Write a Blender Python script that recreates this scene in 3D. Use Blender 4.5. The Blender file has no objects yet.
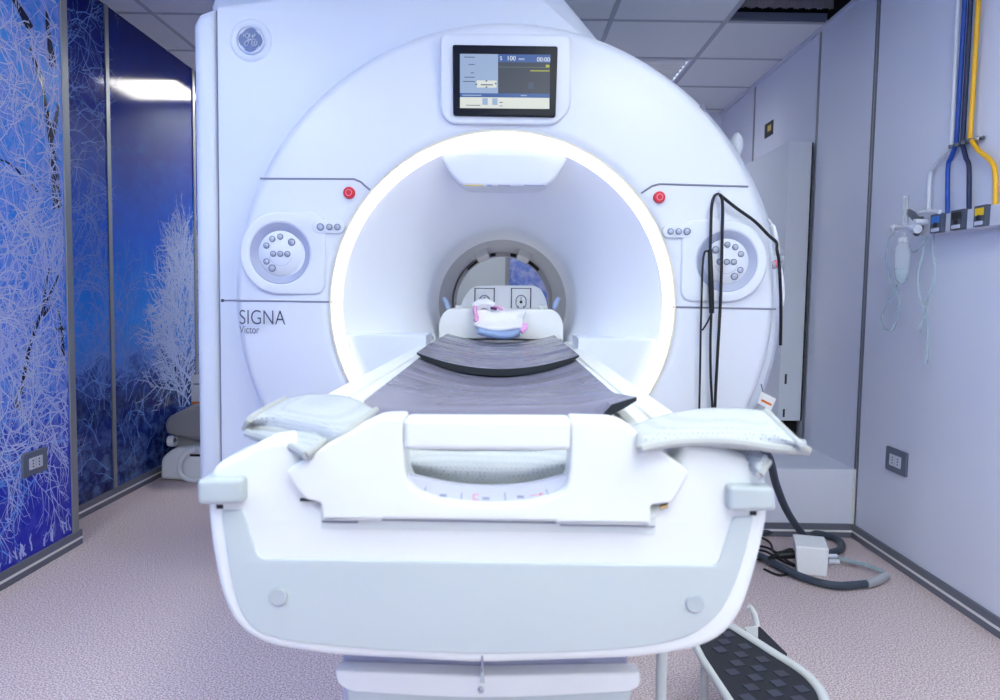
import bpy, bmesh, math, random
from mathutils import Vector, Matrix
R = math.radians
random.seed(7)
S = bpy.context.scene
COL = S.collection

# ------------------------------------------------------------------ camera
F_PX = 750.0
CAM_H = 1.11
cd = bpy.data.cameras.new('camera'); cam = bpy.data.objects.new('camera', cd); COL.objects.link(cam)
cd.sensor_width = 36.0; cd.lens = F_PX / 1000 * 36.0; cd.clip_start = 0.02
PITCH, YAW, ROLL = R(3.97), R(0.09), R(0.9)
CM = Matrix.Translation((0, 0, CAM_H)) @ Matrix.Rotation(YAW, 4, 'Z') @ Matrix.Rotation(R(90) - PITCH, 4, 'X') @ Matrix.Rotation(ROLL, 4, 'Z')
cam.matrix_world = CM
S.camera = cam
cd.dof.use_dof = True; cd.dof.focus_distance = 2.6; cd.dof.aperture_fstop = 6.3

def ray(u, v):
    return (CM.to_3x3() @ Vector(((u - 500) / F_PX, (350 - v) / F_PX, -1))).normalized()
def at_y(u, v, y):            # point seen at a pixel, at distance y down the room
    d = ray(u, v); return Vector((0, 0, CAM_H)) + d * (y / d.y)
def at_z(u, v, z):            # ... at height z
    d = ray(u, v); return Vector((0, 0, CAM_H)) + d * ((z - CAM_H) / d.z)
def at_x(u, v, x):            # ... on a side wall
    d = ray(u, v); return Vector((0, 0, CAM_H)) + d * (x / d.x)
def xz(pts, y): return [(p.x, p.z) for p in (at_y(u, v, y) for u, v in pts)]

# ------------------------------------------------------------------ materials
def lin(c):
    return tuple(((x / 255) / 12.92 if x / 255 <= .04045 else ((x / 255 + .055) / 1.055) ** 2.4) for x in c) + (1.0,)
def mat(name, c, rough=.45, metal=0, coat=0, emit=0, trans=0, alpha=1, bump=0, bscale=60, spec=.5, vary=0, ior=1.45):
    m = bpy.data.materials.new(name); m.use_nodes = True
    nt = m.node_tree; b = nt.nodes['Principled BSDF']
    b.inputs['Base Color'].default_value = lin(c); b.inputs['Roughness'].default_value = rough
    b.inputs['Metallic'].default_value = metal; b.inputs['Coat Weight'].default_value = coat
    b.inputs['Transmission Weight'].default_value = trans; b.inputs['Alpha'].default_value = alpha
    b.inputs['Specular IOR Level'].default_value = spec; b.inputs['IOR'].default_value = ior
    if emit:
        b.inputs['Emission Color'].default_value = lin(c); b.inputs['Emission Strength'].default_value = emit
    tc = nt.nodes.new('ShaderNodeTexCoord')
    n = nt.nodes.new('ShaderNodeTexNoise'); n.inputs['Scale'].default_value = bscale; n.inputs['Detail'].default_value = 3
    nt.links.new(tc.outputs['Object'], n.inputs['Vector'])
    if bump:
        bp = nt.nodes.new('ShaderNodeBump'); bp.inputs['Strength'].default_value = bump; bp.inputs['Distance'].default_value = .004
        nt.links.new(n.outputs['Fac'], bp.inputs['Height']); nt.links.new(bp.outputs['Normal'], b.inputs['Normal'])
    if vary:
        r = nt.nodes.new('ShaderNodeMapRange'); r.inputs['To Min'].default_value = 1 - vary; r.inputs['To Max'].default_value = 1 + vary
        h = nt.nodes.new('ShaderNodeHueSaturation'); h.inputs['Color'].default_value = lin(c)
        nt.links.new(n.outputs['Fac'], r.inputs['Value']); nt.links.new(r.outputs['Result'], h.inputs['Value'])
        nt.links.new(h.outputs['Color'], b.inputs['Base Color'])
    return m

M = {}
M['white'] = mat('white_shell', (219, 223, 234), .38, vary=.01, bscale=2)
M['white_cool'] = mat('cool_white_shell', (217, 223, 236), .4, vary=.01, bscale=2)
M['table_white'] = mat('table_white', (230, 232, 231), .35, vary=.008, bscale=3)
M['table_grey'] = mat('table_grey', (192, 200, 202), .42, vary=.01, bscale=3)
M['bumper_grey'] = mat('bumper_grey', (182, 190, 192), .5, vary=.02, bscale=9)
M['cap_grey'] = mat('cap_grey', (178, 185, 190), .5, vary=.02)
M['seam'] = mat('seam_grey', (128, 130, 150), .6, vary=.03)
M['dark_gap'] = mat('dark_gap', (40, 42, 52), .7, vary=.05)
M['black'] = mat('black_plastic', (14, 15, 18), .4, vary=.1)
M['cable'] = mat('black_cable', (16, 18, 26), .45, vary=.1)
M['button'] = mat('button_grey', (180, 187, 206), .4, vary=.03)
M['button_rim'] = mat('button_rim', (112, 118, 144), .45, vary=.03)
M['recess'] = mat('recess_lavender', (168, 174, 200), .45, vary=.02)
M['red'] = mat('red_plastic', (214, 40, 60), .35, vary=.03)
M['liner'] = mat('bore_liner', (178, 181, 188), .5, vary=.03, bscale=6)
M['liner_light'] = mat('bore_block', (212, 214, 222), .5, vary=.03)
M['flange'] = mat('flange_grey', (176, 178, 186), .45, vary=.03)
M['vinyl'] = mat('grey_vinyl', (122, 119, 139), .27, spec=.5)
M['pad_dark'] = mat('dark_pad_side', (26, 32, 40), .45, vary=.1)
M['wall'] = mat('wall_laminate', (220, 223, 239), .38, vary=.012, bscale=1.5, spec=.35)
M['alu'] = mat('aluminium_trim', (150, 152, 158), .4, metal=.5, vary=.03)
M['base_grey'] = mat('baseboard_grey', (104, 107, 122), .5, vary=.04)
M['base_light'] = mat('baseboard_stripe', (228, 228, 230), .4, vary=.03)
M['ceil'] = mat('ceiling_tile', (228, 230, 234), .85, vary=.03, bscale=40)
M['grid'] = mat('ceiling_bar', (176, 180, 190), .6, vary=.03)
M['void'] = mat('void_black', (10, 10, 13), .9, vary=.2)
M['corrug'] = mat('corrugated_insulation', (128, 126, 134), .8, bump=.5, bscale=30, vary=.1)
M['cabinet'] = mat('cabinet_grey', (220, 225, 236), .45, vary=.015)
M['text'] = mat('lettering_grey', (62, 66, 92), .5, vary=.03)
M['silver'] = mat('badge_silver', (196, 204, 224), .35, metal=.3, vary=.03)
M['badge'] = mat('badge_blue', (70, 94, 150), .35, vary=.04, bscale=25)
M['steel'] = mat('steel', (180, 182, 188), .3, metal=.9, vary=.03)
M['cushion'] = mat('cushion_grey', (146, 146, 150), .7, vary=.05)
M['acc_white'] = mat('accessory_white', (236, 238, 244), .45, vary=.02)
M['paper'] = mat('paper', (232, 232, 234), .7, vary=.02)
M['orange'] = mat('orange_print', (222, 116, 40), .6, vary=.03)
M['hose'] = mat('hose_slate', (62, 72, 88), .5, bump=.3, bscale=180, vary=.06)
M['hose_grey'] = mat('hose_cuff', (170, 174, 184), .4, vary=.03)
M['rubber'] = mat('rubber_tread', (34, 36, 46), .7, vary=.15)
M['rubber_sq'] = mat('rubber_square', (60, 62, 78), .6, vary=.1)
M['tube_white'] = mat('painted_tube', (205, 208, 210), .4, vary=.02)
M['pipe_white'] = mat('pipe_white', (214, 218, 230), .4, vary=.02)
M['pipe_blue'] = mat('pipe_blue', (28, 74, 168), .4, vary=.05)
M['pipe_navy'] = mat('pipe_navy', (30, 40, 80), .4, vary=.05)
M['pipe_yellow'] = mat('pipe_yellow', (236, 178, 30), .4, vary=.03)
M['socket_grey'] = mat('socket_frame', (96, 104, 124), .4, vary=.03)
M['socket_white'] = mat('socket_white', (205, 208, 220), .4, vary=.02)
M['term'] = mat('terminal_grey', (72, 80, 98), .45, vary=.03)
M['rail_white'] = mat('rail_white', (206, 210, 226), .45, vary=.02)
M['lab_blue'] = mat('label_blue', (44, 116, 200), .5, vary=.03)
M['lab_yellow'] = mat('label_yellow', (238, 196, 30), .5, vary=.03)
M['towel'] = mat('towel_white', (248, 246, 250), .85, bump=.9, bscale=45, vary=.03)
M['pink'] = mat('pink_fabric', (240, 172, 222), .8, vary=.08, bscale=30)
M['plum'] = mat('plum_fabric', (92, 50, 96), .8, vary=.08, bscale=30)
M['blue_pad'] = mat('blue_pad', (150, 172, 214), .6, vary=.05)
M['clip_blue'] = mat('clip_blue', (176, 196, 232), .4, vary=.03)
M['coil_white'] = mat('coil_white', (248, 249, 251), .4, vary=.01)
M['panel_lilac'] = mat('panel_lilac', (206, 208, 224), .45, vary=.02)
M['yellow_print'] = mat('yellow_print', (214, 190, 110), .6, vary=.05)
M['print_grey'] = mat('print_grey', (150, 152, 178), .6, vary=.03)
M['print_red'] = mat('print_red', (226, 120, 150), .6, vary=.03)
M['clear'] = mat('clear_plastic', (232, 240, 246), .12, trans=.5, alpha=.5, ior=1.2, vary=.01)
M['clear_tube'] = mat('clear_tubing', (196, 222, 230), .2, trans=.5, alpha=.55, ior=1.2, vary=.01)
M['charcoal'] = mat('charcoal_plastic', (86, 92, 106), .45, vary=.05)
M['sticker'] = mat('sticker_dark', (40, 38, 34), .5, vary=.1)
# screens, lamps and the added bore fill give off light
def emis(name, c, s):
    m = mat(name, c, .3, emit=s); m.node_tree.nodes['Principled BSDF'].inputs['Base Color'].default_value = (0.01, .01, .01, 1); return m
M['scr_blue'] = emis('screen_pale_blue', (152, 176, 214), .6)
M['scr_bar'] = emis('screen_bar_blue', (44, 88, 160), .6)
M['scr_dark'] = emis('screen_slate', (48, 56, 78), .55)
M['scr_cream'] = emis('screen_cream', (222, 228, 222), .6)
M['scr_text'] = emis('screen_text', (226, 232, 240), .7)
M['scr_ink'] = emis('screen_ink', (66, 84, 120), .45)
M['scr_yellow'] = emis('screen_yellow', (190, 196, 50), .55)
M['scr_green'] = emis('screen_green', (90, 118, 96), .8)
M['ring'] = emis('ring_glow', (255, 250, 242), 2.1)
M['lamp'] = emis('lamp_glow', (246, 255, 246), 13.4)
M['bore_fill'] = emis('bore_fill_glow', (250, 250, 255), 5.0)
M['lamp_louvre'] = emis('louvre_lamp_glow', (244, 252, 252), 8.0)
M['lamp_rear'] = emis('rear_lamp_glow', (252, 250, 240), 12.0)

def floor_mat():
    m = mat('speckled_vinyl', (160, 146, 150), .5, spec=.35); nt = m.node_tree; b = nt.nodes['Principled BSDF']
    tc = nt.nodes['Texture Coordinate']
    v = nt.nodes.new('ShaderNodeTexNoise'); v.inputs['Scale'].default_value = 190; v.inputs['Detail'].default_value = 1
    r = nt.nodes.new('ShaderNodeValToRGB'); e = r.color_ramp.elements
    e[0].position = .4; e[0].color = lin((164, 148, 152)); e[1].position = .6; e[1].color = lin((228, 211, 215))
    x = e.new(.5); x.color = lin((202, 184, 188))
    nt.links.new(tc.outputs['Object'], v.inputs['Vector']); nt.links.new(v.outputs['Fac'], r.inputs['Fac'])
    nt.links.new(r.outputs['Color'], b.inputs['Base Color']); return m
M['floor'] = floor_mat()

def mesh_mat():
    m = mat('mesh_fabric', (226, 230, 234), .8); nt = m.node_tree; b = nt.nodes['Principled BSDF']
    tc = nt.nodes['Texture Coordinate']
    mp = nt.nodes.new('ShaderNodeMapping'); mp.inputs['Rotation'].default_value = (0, 0, R(40)); mp.inputs['Scale'].default_value = (230, 230, 230)
    ch = nt.nodes.new('ShaderNodeTexVoronoi'); ch.inputs['Scale'].default_value = 1; ch.inputs['Randomness'].default_value = .15
    r = nt.nodes.new('ShaderNodeValToRGB'); e = r.color_ramp.elements
    e[0].position = .12; e[0].color = lin((128, 136, 148)); e[1].position = .38; e[1].color = lin((186, 190, 195))
    bp = nt.nodes.new('ShaderNodeBump'); bp.inputs['Strength'].default_value = .35; bp.inputs['Distance'].default_value = .002
    nt.links.new(tc.outputs['Object'], mp.inputs['Vector']); nt.links.new(mp.outputs['Vector'], ch.inputs['Vector'])
    nt.links.new(ch.outputs['Distance'], r.inputs['Fac']); nt.links.new(r.outputs['Color'], b.inputs['Base Color'])
    nt.links.new(ch.outputs['Distance'], bp.inputs['Height']); nt.links.new(bp.outputs['Normal'], b.inputs['Normal'])
    return m
M['mesh'] = mesh_mat()
M['mesh_edge'] = mat('strap_binding', (176, 178, 177), .75, vary=.03)

def vinyl_bump(m):
    nt = m.node_tree; b = nt.nodes['Principled BSDF']; tc = nt.nodes['Texture Coordinate']
    mp = nt.nodes.new('ShaderNodeMapping'); mp.inputs['Scale'].default_value = (1.0, 4.6, 2)
    n = nt.nodes.new('ShaderNodeTexNoise'); n.inputs['Scale'].default_value = 1; n.inputs['Detail'].default_value = .6; n.inputs['Distortion'].default_value = 1.1
    bp = nt.nodes.new('ShaderNodeBump'); bp.inputs['Strength'].default_value = .8; bp.inputs['Distance'].default_value = .06
    nt.links.new(tc.outputs['Object'], mp.inputs['Vector']); nt.links.new(mp.outputs['Vector'], n.inputs['Vector'])
    nt.links.new(n.outputs['Fac'], bp.inputs['Height']); nt.links.new(bp.outputs['Normal'], b.inputs['Normal'])
vinyl_bump(M['vinyl'])

def mural_mat(name, stops, patch, pscale, pamt, streak=(1, 1, 1), spec=.35, rough=.1):
    """printed winter sky: colour by height (world z) plus soft printed patches"""
    m = mat(name, (20, 60, 160), rough, spec=spec); nt = m.node_tree; b = nt.nodes['Principled BSDF']; L = nt.links.new
    g = nt.nodes.new('ShaderNodeNewGeometry'); sx = nt.nodes.new('ShaderNodeSeparateXYZ'); L(g.outputs['Position'], sx.inputs[0])
    n = nt.nodes.new('ShaderNodeTexNoise'); n.inputs['Scale'].default_value = pscale; n.inputs['Detail'].default_value = 7; n.inputs['Roughness'].default_value = .62
    n.inputs['Distortion'].default_value = .6
    mp = nt.nodes.new('ShaderNodeMapping'); mp.inputs['Scale'].default_value = streak
    L(g.outputs['Position'], mp.inputs['Vector']); L(mp.outputs['Vector'], n.inputs['Vector'])
    ma = nt.nodes.new('ShaderNodeMath'); ma.operation = 'MULTIPLY_ADD'; ma.inputs[1].default_value = .5; 
    L(n.outputs['Fac'], ma.inputs[0]); L(sx.outputs['Z'], ma.inputs[2])
    mr = nt.nodes.new('ShaderNodeMapRange'); mr.inputs['From Min'].default_value = .25; mr.inputs['From Max'].default_value = 2.85
    L(ma.outputs[0], mr.inputs['Value'])
    r = nt.nodes.new('ShaderNodeValToRGB'); els = r.color_ramp.elements
    els[0].position = stops[0][0]; els[0].color = lin(stops[0][1]); els[1].position = stops[-1][0]; els[1].color = lin(stops[-1][1])
    for p, c in stops[1:-1]: els.new(p).color = lin(c)
    L(mr.outputs['Result'], r.inputs['Fac'])
    r2 = nt.nodes.new('ShaderNodeValToRGB'); r2.color_ramp.elements[0].position = .43; r2.color_ramp.elements[1].position = .6
    n2 = nt.nodes.new('ShaderNodeTexNoise'); n2.inputs['Scale'].default_value = pscale * 2.3; n2.inputs['Detail'].default_value = 8; n2.inputs['Roughness'].default_value = .7
    L(mp.outputs['Vector'], n2.inputs['Vector']); L(n2.outputs['Fac'], r2.inputs['Fac'])
    mz = nt.nodes.new('ShaderNodeMapRange'); mz.inputs['From Min'].default_value = pamt[0]; mz.inputs['From Max'].default_value = pamt[1]
    mz.inputs['To Min'].default_value = pamt[2]; mz.inputs['To Max'].default_value = pamt[3]; L(sx.outputs['Z'], mz.inputs['Value'])
    mm = nt.nodes.new('ShaderNodeMath'); mm.operation = 'MULTIPLY'; L(r2.outputs['Color'], mm.inputs[0]); L(mz.outputs['Result'], mm.inputs[1])
    mx = nt.nodes.new('ShaderNodeMixRGB'); mx.inputs[2].default_value = lin(patch); L(mm.outputs[0], mx.inputs[0]); L(r.outputs['Color'], mx.inputs[1])
    L(mx.outputs[0], b.inputs['Base Color']); return m
M['mural_near'] = mural_mat('frost_mural_near', [(0, (16, 22, 176)), (.2, (18, 36, 196)), (.3, (56, 116, 232)), (.55, (30, 142, 244)), (.75, (50, 164, 248)), (1, (40, 104, 226))],
                            (150, 168, 246), 8, (.35, .8, .1, .95), rough=.3)
M['mural_far'] = mural_mat('frost_mural_far', [(0, (6, 14, 70)), (.14, (12, 32, 116)), (.2, (8, 20, 84)), (.25, (24, 52, 140)), (.29, (84, 124, 214)), (.36, (30, 134, 236)), (.55, (10, 92, 216)), (.75, (0, 38, 152)), (1, (0, 10, 100))],
                           (120, 156, 226), 6.5, (.1, .8, .45, .0), (1, 1, 1.4), .22)
M['mural_back'] = mural_mat('frost_mural_back', [(0, (20, 40, 130)), (.4, (90, 120, 206)), (.7, (120, 146, 216)), (1, (10, 50, 160))], (196, 200, 236), 7, (0, 2.5, .8, .5))
M['frost_a'] = mat('frost_lilac', (182, 194, 246), .3, vary=.04, bscale=3)
M['frost_w'] = mat('frost_white', (206, 214, 250), .3, vary=.03, bscale=3)
M['frost_b'] = mat('frost_blue', (104, 158, 244), .3, vary=.06, bscale=3)
M['frost_c'] = mat('frost_far', (104, 146, 226), .12, vary=.06, bscale=3)
M['frost_d'] = mat('frost_tree', (170, 188, 238), .12, vary=.08, bscale=5)
M['frost_k'] = mat('trunk_navy', (8, 12, 60), .12, vary=.1, bscale=5)

# ------------------------------------------------------------------ mesh helpers
ORG = {}
class MB:
    def __init__(s): s.bm = bmesh.new()
    def box(s, lo, hi, mi=0):
        vs = [s.bm.verts.new((x, y, z)) for x in (lo[0], hi[0]) for y in (lo[1], hi[1]) for z in (lo[2], hi[2])]
        for f in ((0, 1, 3, 2), (4, 6, 7, 5), (0, 4, 5, 1), (2, 3, 7, 6), (0, 2, 6, 4), (1, 5, 7, 3)):
            s.bm.faces.new([vs[i] for i in f]).material_index = mi
        return s
    def hexa(s, a, b):        # two quads (4 points each) joined
        va = [s.bm.verts.new(p) for p in a]; vb = [s.bm.verts.new(p) for p in b]
        s.bm.faces.new(va[::-1]); s.bm.faces.new(vb)
        for i in range(len(a)):
            j = (i + 1) % len(a); s.bm.faces.new((va[i], va[j], vb[j], vb[i]))
        return s
    prism = hexa
    def quad(s, pts, mi=0):
        s.bm.faces.new([s.bm.verts.new(p) for p in pts]).material_index = mi; return s
    def tube(s, pts, r, n=10, closed=False, flat=1.0):
        P = [Vector(p) for p in pts]; N = len(P); rings = []
        T = []
        for i in range(N):
            a = P[i - 1] if (i or closed) else P[0]; b = P[(i + 1) % N] if (i < N - 1 or closed) else P[-1]
            t = (b - a); T.append(t.normalized() if t.length > 1e-9 else Vector((0, 0, 1)))
        up = Vector((0, 0, 1)) if abs(T[0].z) < .9 else Vector((1, 0, 0))
        u = T[0].cross(up).normalized()
        for i in range(N):
            u = (u - T[i] * u.dot(T[i])).normalized(); w = T[i].cross(u)
            rr = r[i] if isinstance(r, (list, tuple)) else r
            rings.append([s.bm.verts.new(P[i] + u * (math.cos(2 * math.pi * k / n) * rr) + w * (math.sin(2 * math.pi * k / n) * rr * flat)) for k in range(n)])
        for i in range(N if closed else N - 1):
            a, b = rings[i], rings[(i + 1) % N]
            for k in range(n): s.bm.faces.new((a[k], a[(k + 1) % n], b[(k + 1) % n], b[k]))
        if not closed: s.bm.faces.new(rings[0][::-1]); s.bm.faces.new(rings[-1])
        return s
    def lathe(s, prof, o, axis='y', n=96, a0=0, a1=360, capends=False):
        """prof: (radius, distance along the axis)"""
        o = Vector(o); full = abs(a1 - a0) >= 359.9; K = n if full else n + 1; rings = []
        for (r, t) in prof:
            ring = []
            for k in range(K):
                a = R(a0 + (a1 - a0) * k / n); c, sn = math.cos(a) * r, math.sin(a) * r
                ring.append(s.bm.verts.new(o + (Vector((c, t, sn)) if axis == 'y' else Vector((c, sn, t)) if axis == 'z' else Vector((t, c, sn)))))
            rings.append(ring)
        for a, b in zip(rings, rings[1:]):
            for k in range(n):
                j = (k + 1) % K
                try: s.bm.faces.new((a[k], a[j], b[j], b[k]))
                except ValueError: pass
        if capends:
            s.bm.faces.new(rings[0]); s.bm.faces.new(rings[-1])
        return s
    def ball(s, c, r, sc=(1, 1, 1), n=16):
        m = Matrix.Translation(c) @ Matrix.Diagonal((sc[0], sc[1], sc[2], 1))
        bmesh.ops.create_uvsphere(s.bm, u_segments=n, v_segments=max(6, n // 2), radius=r, matrix=m); return s
    def grid(s, rows, mi=0):
        V = [[s.bm.verts.new(p) for p in row] for row in rows]
        for a, b in zip(V, V[1:]):
            for k in range(len(a) - 1): s.bm.faces.new((a[k], a[k + 1], b[k + 1], b[k])).material_index = mi
        return s
    def build(s, name, m, parent=None, smooth=True, bevel=0, seg=3, solid=0, sub=0, angle=35, label=None):
        bm = s.bm
        bmesh.ops.recalc_face_normals(bm, faces=bm.faces[:])
        for f in bm.faces: f.smooth = smooth
        for e in bm.edges:
            if len(e.link_faces) == 2 and e.calc_face_angle(0) > R(angle): e.smooth = False
        me = bpy.data.meshes.new(name); bm.to_mesh(me); bm.free()
        return link(name, me, m, parent, bevel, seg, solid, sub, label)

def link(name, me, m, parent=None, bevel=0, seg=3, solid=0, sub=0, label=None):
    o = bpy.data.objects.new(name, me); COL.objects.link(o)
    if not me.materials:
        for x in (m if isinstance(m, (list, tuple)) else [m]): me.materials.append(x)
    if parent is None:
        xs = [v.co for v in me.vertices]
        L = Vector(((min(c.x for c in xs) + max(c.x for c in xs)) / 2, (min(c.y for c in xs) + max(c.y for c in xs)) / 2, min(c.z for c in xs)))
        me.transform(Matrix.Translation(-L)); o.location = L
    else:
        L = ORG[parent.name]; me.transform(Matrix.Translation(-L)); o.parent = parent
    ORG[o.name] = L
    if solid:
        q = o.modifiers.new('solid', 'SOLIDIFY'); q.thickness = solid; q.offset = -1
    if bevel:
        q = o.modifiers.new('bevel', 'BEVEL'); q.width = bevel; q.segments = seg; q.limit_method = 'ANGLE'; q.angle_limit = R(40); q.harden_normals = True
    if sub:
        q = o.modifiers.new('sub', 'SUBSURF'); q.levels = sub; q.render_levels = sub
    if label: o['label'] = label
    return o

def thing(name, label, cat, loc, group=None):
    o = bpy.data.objects.new(name, None); COL.objects.link(o); o.location = loc; o.empty_display_size = .1
    ORG[o.name] = Vector(loc); return tag(o, label, cat, group)
def tag(o, label, cat, group=None):
    o['label'] = label; o['category'] = cat; o['kind'] = 'thing'
    if group: o['group'] = group
    return o
def struct(o, label, cat='room surface'):
    o['kind'] = 'structure'; o['label'] = label; o['category'] = cat; return o

def catmull(pts, k=8, closed=False):
    P = [Vector(p) for p in pts]; out = []; N = len(P)
    rng = range(N if closed else N - 1)
    for i in rng:
        p1, p2 = P[i], P[(i + 1) % N]
        p0 = P[i - 1] if (i or closed) else p1 * 2 - p2
        p3 = P[(i + 2) % N] if (closed or i + 2 < N) else p2 * 2 - p1
        for j in range(k):
            t = j / k
            out.append(.5 * ((2 * p1) + (p2 - p0) * t + (2 * p0 - 5 * p1 + 4 * p2 - p3) * t * t + (3 * p1 - p0 - 3 * p2 + p3) * t ** 3))
    if not closed: out.append(P[-1].copy())
    return out
def patch(rows, k=8):
    a = [catmull(r, k) for r in rows]
    cols = [catmull([r[i] for r in a], k) for i in range(len(a[0]))]
    return [[c[j] for c in cols] for j in range(len(cols[0]))]

def fillet(pts, r, n=5):
    """round the corners of a 2-D polygon; r is one radius or one for each corner"""
    out = []; N = len(pts)
    for i in range(N):
        p, a, b = Vector(pts[i]), Vector(pts[i - 1]), Vector(pts[(i + 1) % N]); rr = r[i] if isinstance(r, (list, tuple)) else r
        if rr <= 0: out.append(tuple(p)); continue
        u, w = (a - p), (b - p); d = min(rr, u.length * .48, w.length * .48); u.normalize(); w.normalize()
        s, e = p + u * d, p + w * d
        for j in range(n + 1):
            t = j / n; out.append(tuple(s * (1 - t) ** 2 + p * 2 * t * (1 - t) + e * t * t))
    return out

def plate(name, loops, y, depth, m, parent=None, bevel=0, label=None, axis='y', seg=3, pieces=None):
    """flat board with holes: loops of (x, z), the front face at y, going back by depth.
       axis 'x+': faces +x, loops are (y, z), front at x=y ; 'x-': faces -x"""
    cu = bpy.data.curves.new(name, 'CURVE'); cu.dimensions = '2D'; cu.fill_mode = 'BOTH'
    cu.extrude = max(depth / 2 - bevel, 1e-5); cu.bevel_depth = bevel; cu.bevel_resolution = seg; cu.offset = -bevel
    for lp in loops:
        sp = cu.splines.new('POLY'); sp.points.add(len(lp) - 1); sp.use_cyclic_u = True
        for q, p in zip(sp.points, lp): q.co = (p[0] if axis != 'x-' else -p[0], p[1], 0, 1)
    t = bpy.data.objects.new(name + '_tmp', cu); COL.objects.link(t)
    dg = bpy.context.evaluated_depsgraph_get(); dg.update()
    me = bpy.data.meshes.new_from_object(t.evaluated_get(dg)); bpy.data.objects.remove(t); bpy.data.curves.remove(cu)
    me.name = name
    if axis == 'y': mt = Matrix.Translation((0, y + depth / 2, 0)) @ Matrix.Rotation(R(90), 4, 'X')
    elif axis == 'x-': mt = Matrix.Translation((y + depth / 2, 0, 0)) @ Matrix.Rotation(R(-90), 4, 'Z') @ Matrix.Rotation(R(90), 4, 'X')
    elif axis == 'x+': mt = Matrix.Translation((y - depth / 2, 0, 0)) @ Matrix.Rotation(R(90), 4, 'Z') @ Matrix.Rotation(R(90), 4, 'X')
    me.transform(mt)
    me.materials.clear()
    b = bmesh.new(); b.from_mesh(me)
    bmesh.ops.remove_doubles(b, verts=b.verts[:], dist=1e-5)
    bmesh.ops.recalc_face_normals(b, faces=b.faces[:])
    for f in b.faces: f.smooth = True
    for e in b.edges:
        if len(e.link_faces) != 2 or e.calc_face_angle(0) > R(28): e.smooth = False
    b.to_mesh(me); b.free()
    return link(name, me, m, parent, label=label)

def text(name, body, p, w, m, parent, rotz=0, depth=.0006, thin=0, h=None, roll=0, space=1.0):
    cu = bpy.data.curves.new(name, 'FONT'); cu.body = body; cu.size = 1; cu.extrude = 0; cu.offset = thin; cu.space_character = space
    t = bpy.data.objects.new(name + '_tmp', cu); COL.objects.link(t)
    dg = bpy.context.evaluated_depsgraph_get(); dg.update()
    me = bpy.data.meshes.new_from_object(t.evaluated_get(dg)); bpy.data.objects.remove(t)
    xs = [v.co.x for v in me.vertices]; ys = [v.co.y for v in me.vertices]
    s = w / (max(xs) - min(xs)); sy = h / (max(ys) - min(ys)) if h else s
    me.transform(Matrix.Translation((-min(xs), -min(ys), 0))); me.transform(Matrix.Diagonal((s, sy, 1, 1)))
    me.transform(Matrix.Translation(p) @ Matrix.Rotation(R(rotz), 4, 'Z') @ Matrix.Rotation(R(90), 4, 'X') @ Matrix.Rotation(R(roll), 4, 'Z'))
    me.materials.clear()
    return link(name, me, m, parent)

def circ(cx, cz, r, n=48): return [(cx + r * math.cos(2 * math.pi * k / n), cz + r * math.sin(2 * math.pi * k / n)) for k in range(n)]

# ================================================================== ROOM
XR, XL, XLF, YB, YF, ZC = 1.69, -1.845, -2.053, 5.95, -2.6, 2.575
JOG = 3.22
YP = 3.506
struct(MB().box((-2.3, YF - .1, -.1), (2.0, YB + .1, 0)).build('floor', M['floor'], smooth=False), 'pinkish grey speckled vinyl floor of the scanner room', 'floor')
# right wall with its panel joints
wr = struct(MB().box((XR, YF - .1, 0), (XR + .1, YB + .1, ZC)).build('wall_right', M['wall'], smooth=False), 'pale lilac laminate panel wall on the right side', 'wall')
def strip_x(name, x, y, z0, z1, w, m, parent, d=.004, side=-1):
    return MB().box((min(x, x + side * d), y - w / 2, z0), (max(x, x + side * d), y + w / 2, z1)).build(name, m, parent, smooth=False)
for y in (YP - .013, YP + .012): strip_x('panel_joint', XR, y, .0, ZC, .008, M['base_grey'], wr)
for y in (YP,): strip_x('joint_cover', XR, y, .0, ZC, .016, M['alu'], wr, d=.002)
strip_x('panel_joint', XR, 4.135, .0, ZC, .022, M['alu'], wr)
strip_x('panel_joint', XR, 5.18, .0, ZC, .022, M['alu'], wr)
strip_x('panel_joint', XR, 1.9, .0, ZC, .012, M['alu'], wr); strip_x('panel_joint', XR, .7, .0, ZC, .012, M['alu'], wr)
# back wall: grey panel, metal joint, frosty mural
xs = at_y(507, 270, YB).x
struct(MB().box((-2.3, YB, 0), (xs, YB + .1, ZC)).build('wall_back', mat('back_panel_grey', (186, 196, 202), .4, vary=.02, bscale=2), smooth=False), 'grey back wall panel seen through the scanner bore', 'wall')
bw = struct(MB().box((xs, YB, 0), (xs + 1.1, YB + .1, ZC)).build('wall_rear', M['mural_back'], smooth=False), 'blue frosty mural panel of the back wall seen through the bore', 'wall')
struct(MB().box((xs + 1.1, YB, 0), (2.0, YB + .1, ZC)).build('wall_back_right', M['wall'], smooth=False), 'pale back wall beyond the right rear corner', 'wall')
MB().box((xs - .014, YB - .012, 0), (xs + .018, YB, ZC)).build('panel_joint', M['alu'], bw, smooth=False)
struct(MB().box((-2.3, YF - .1, 0), (2.0, YF, ZC)).build('wall_front', mat('front_wall_white', (232, 232, 228), .5, vary=.01), smooth=False), 'plain pale wall behind the viewer', 'wall')
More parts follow.
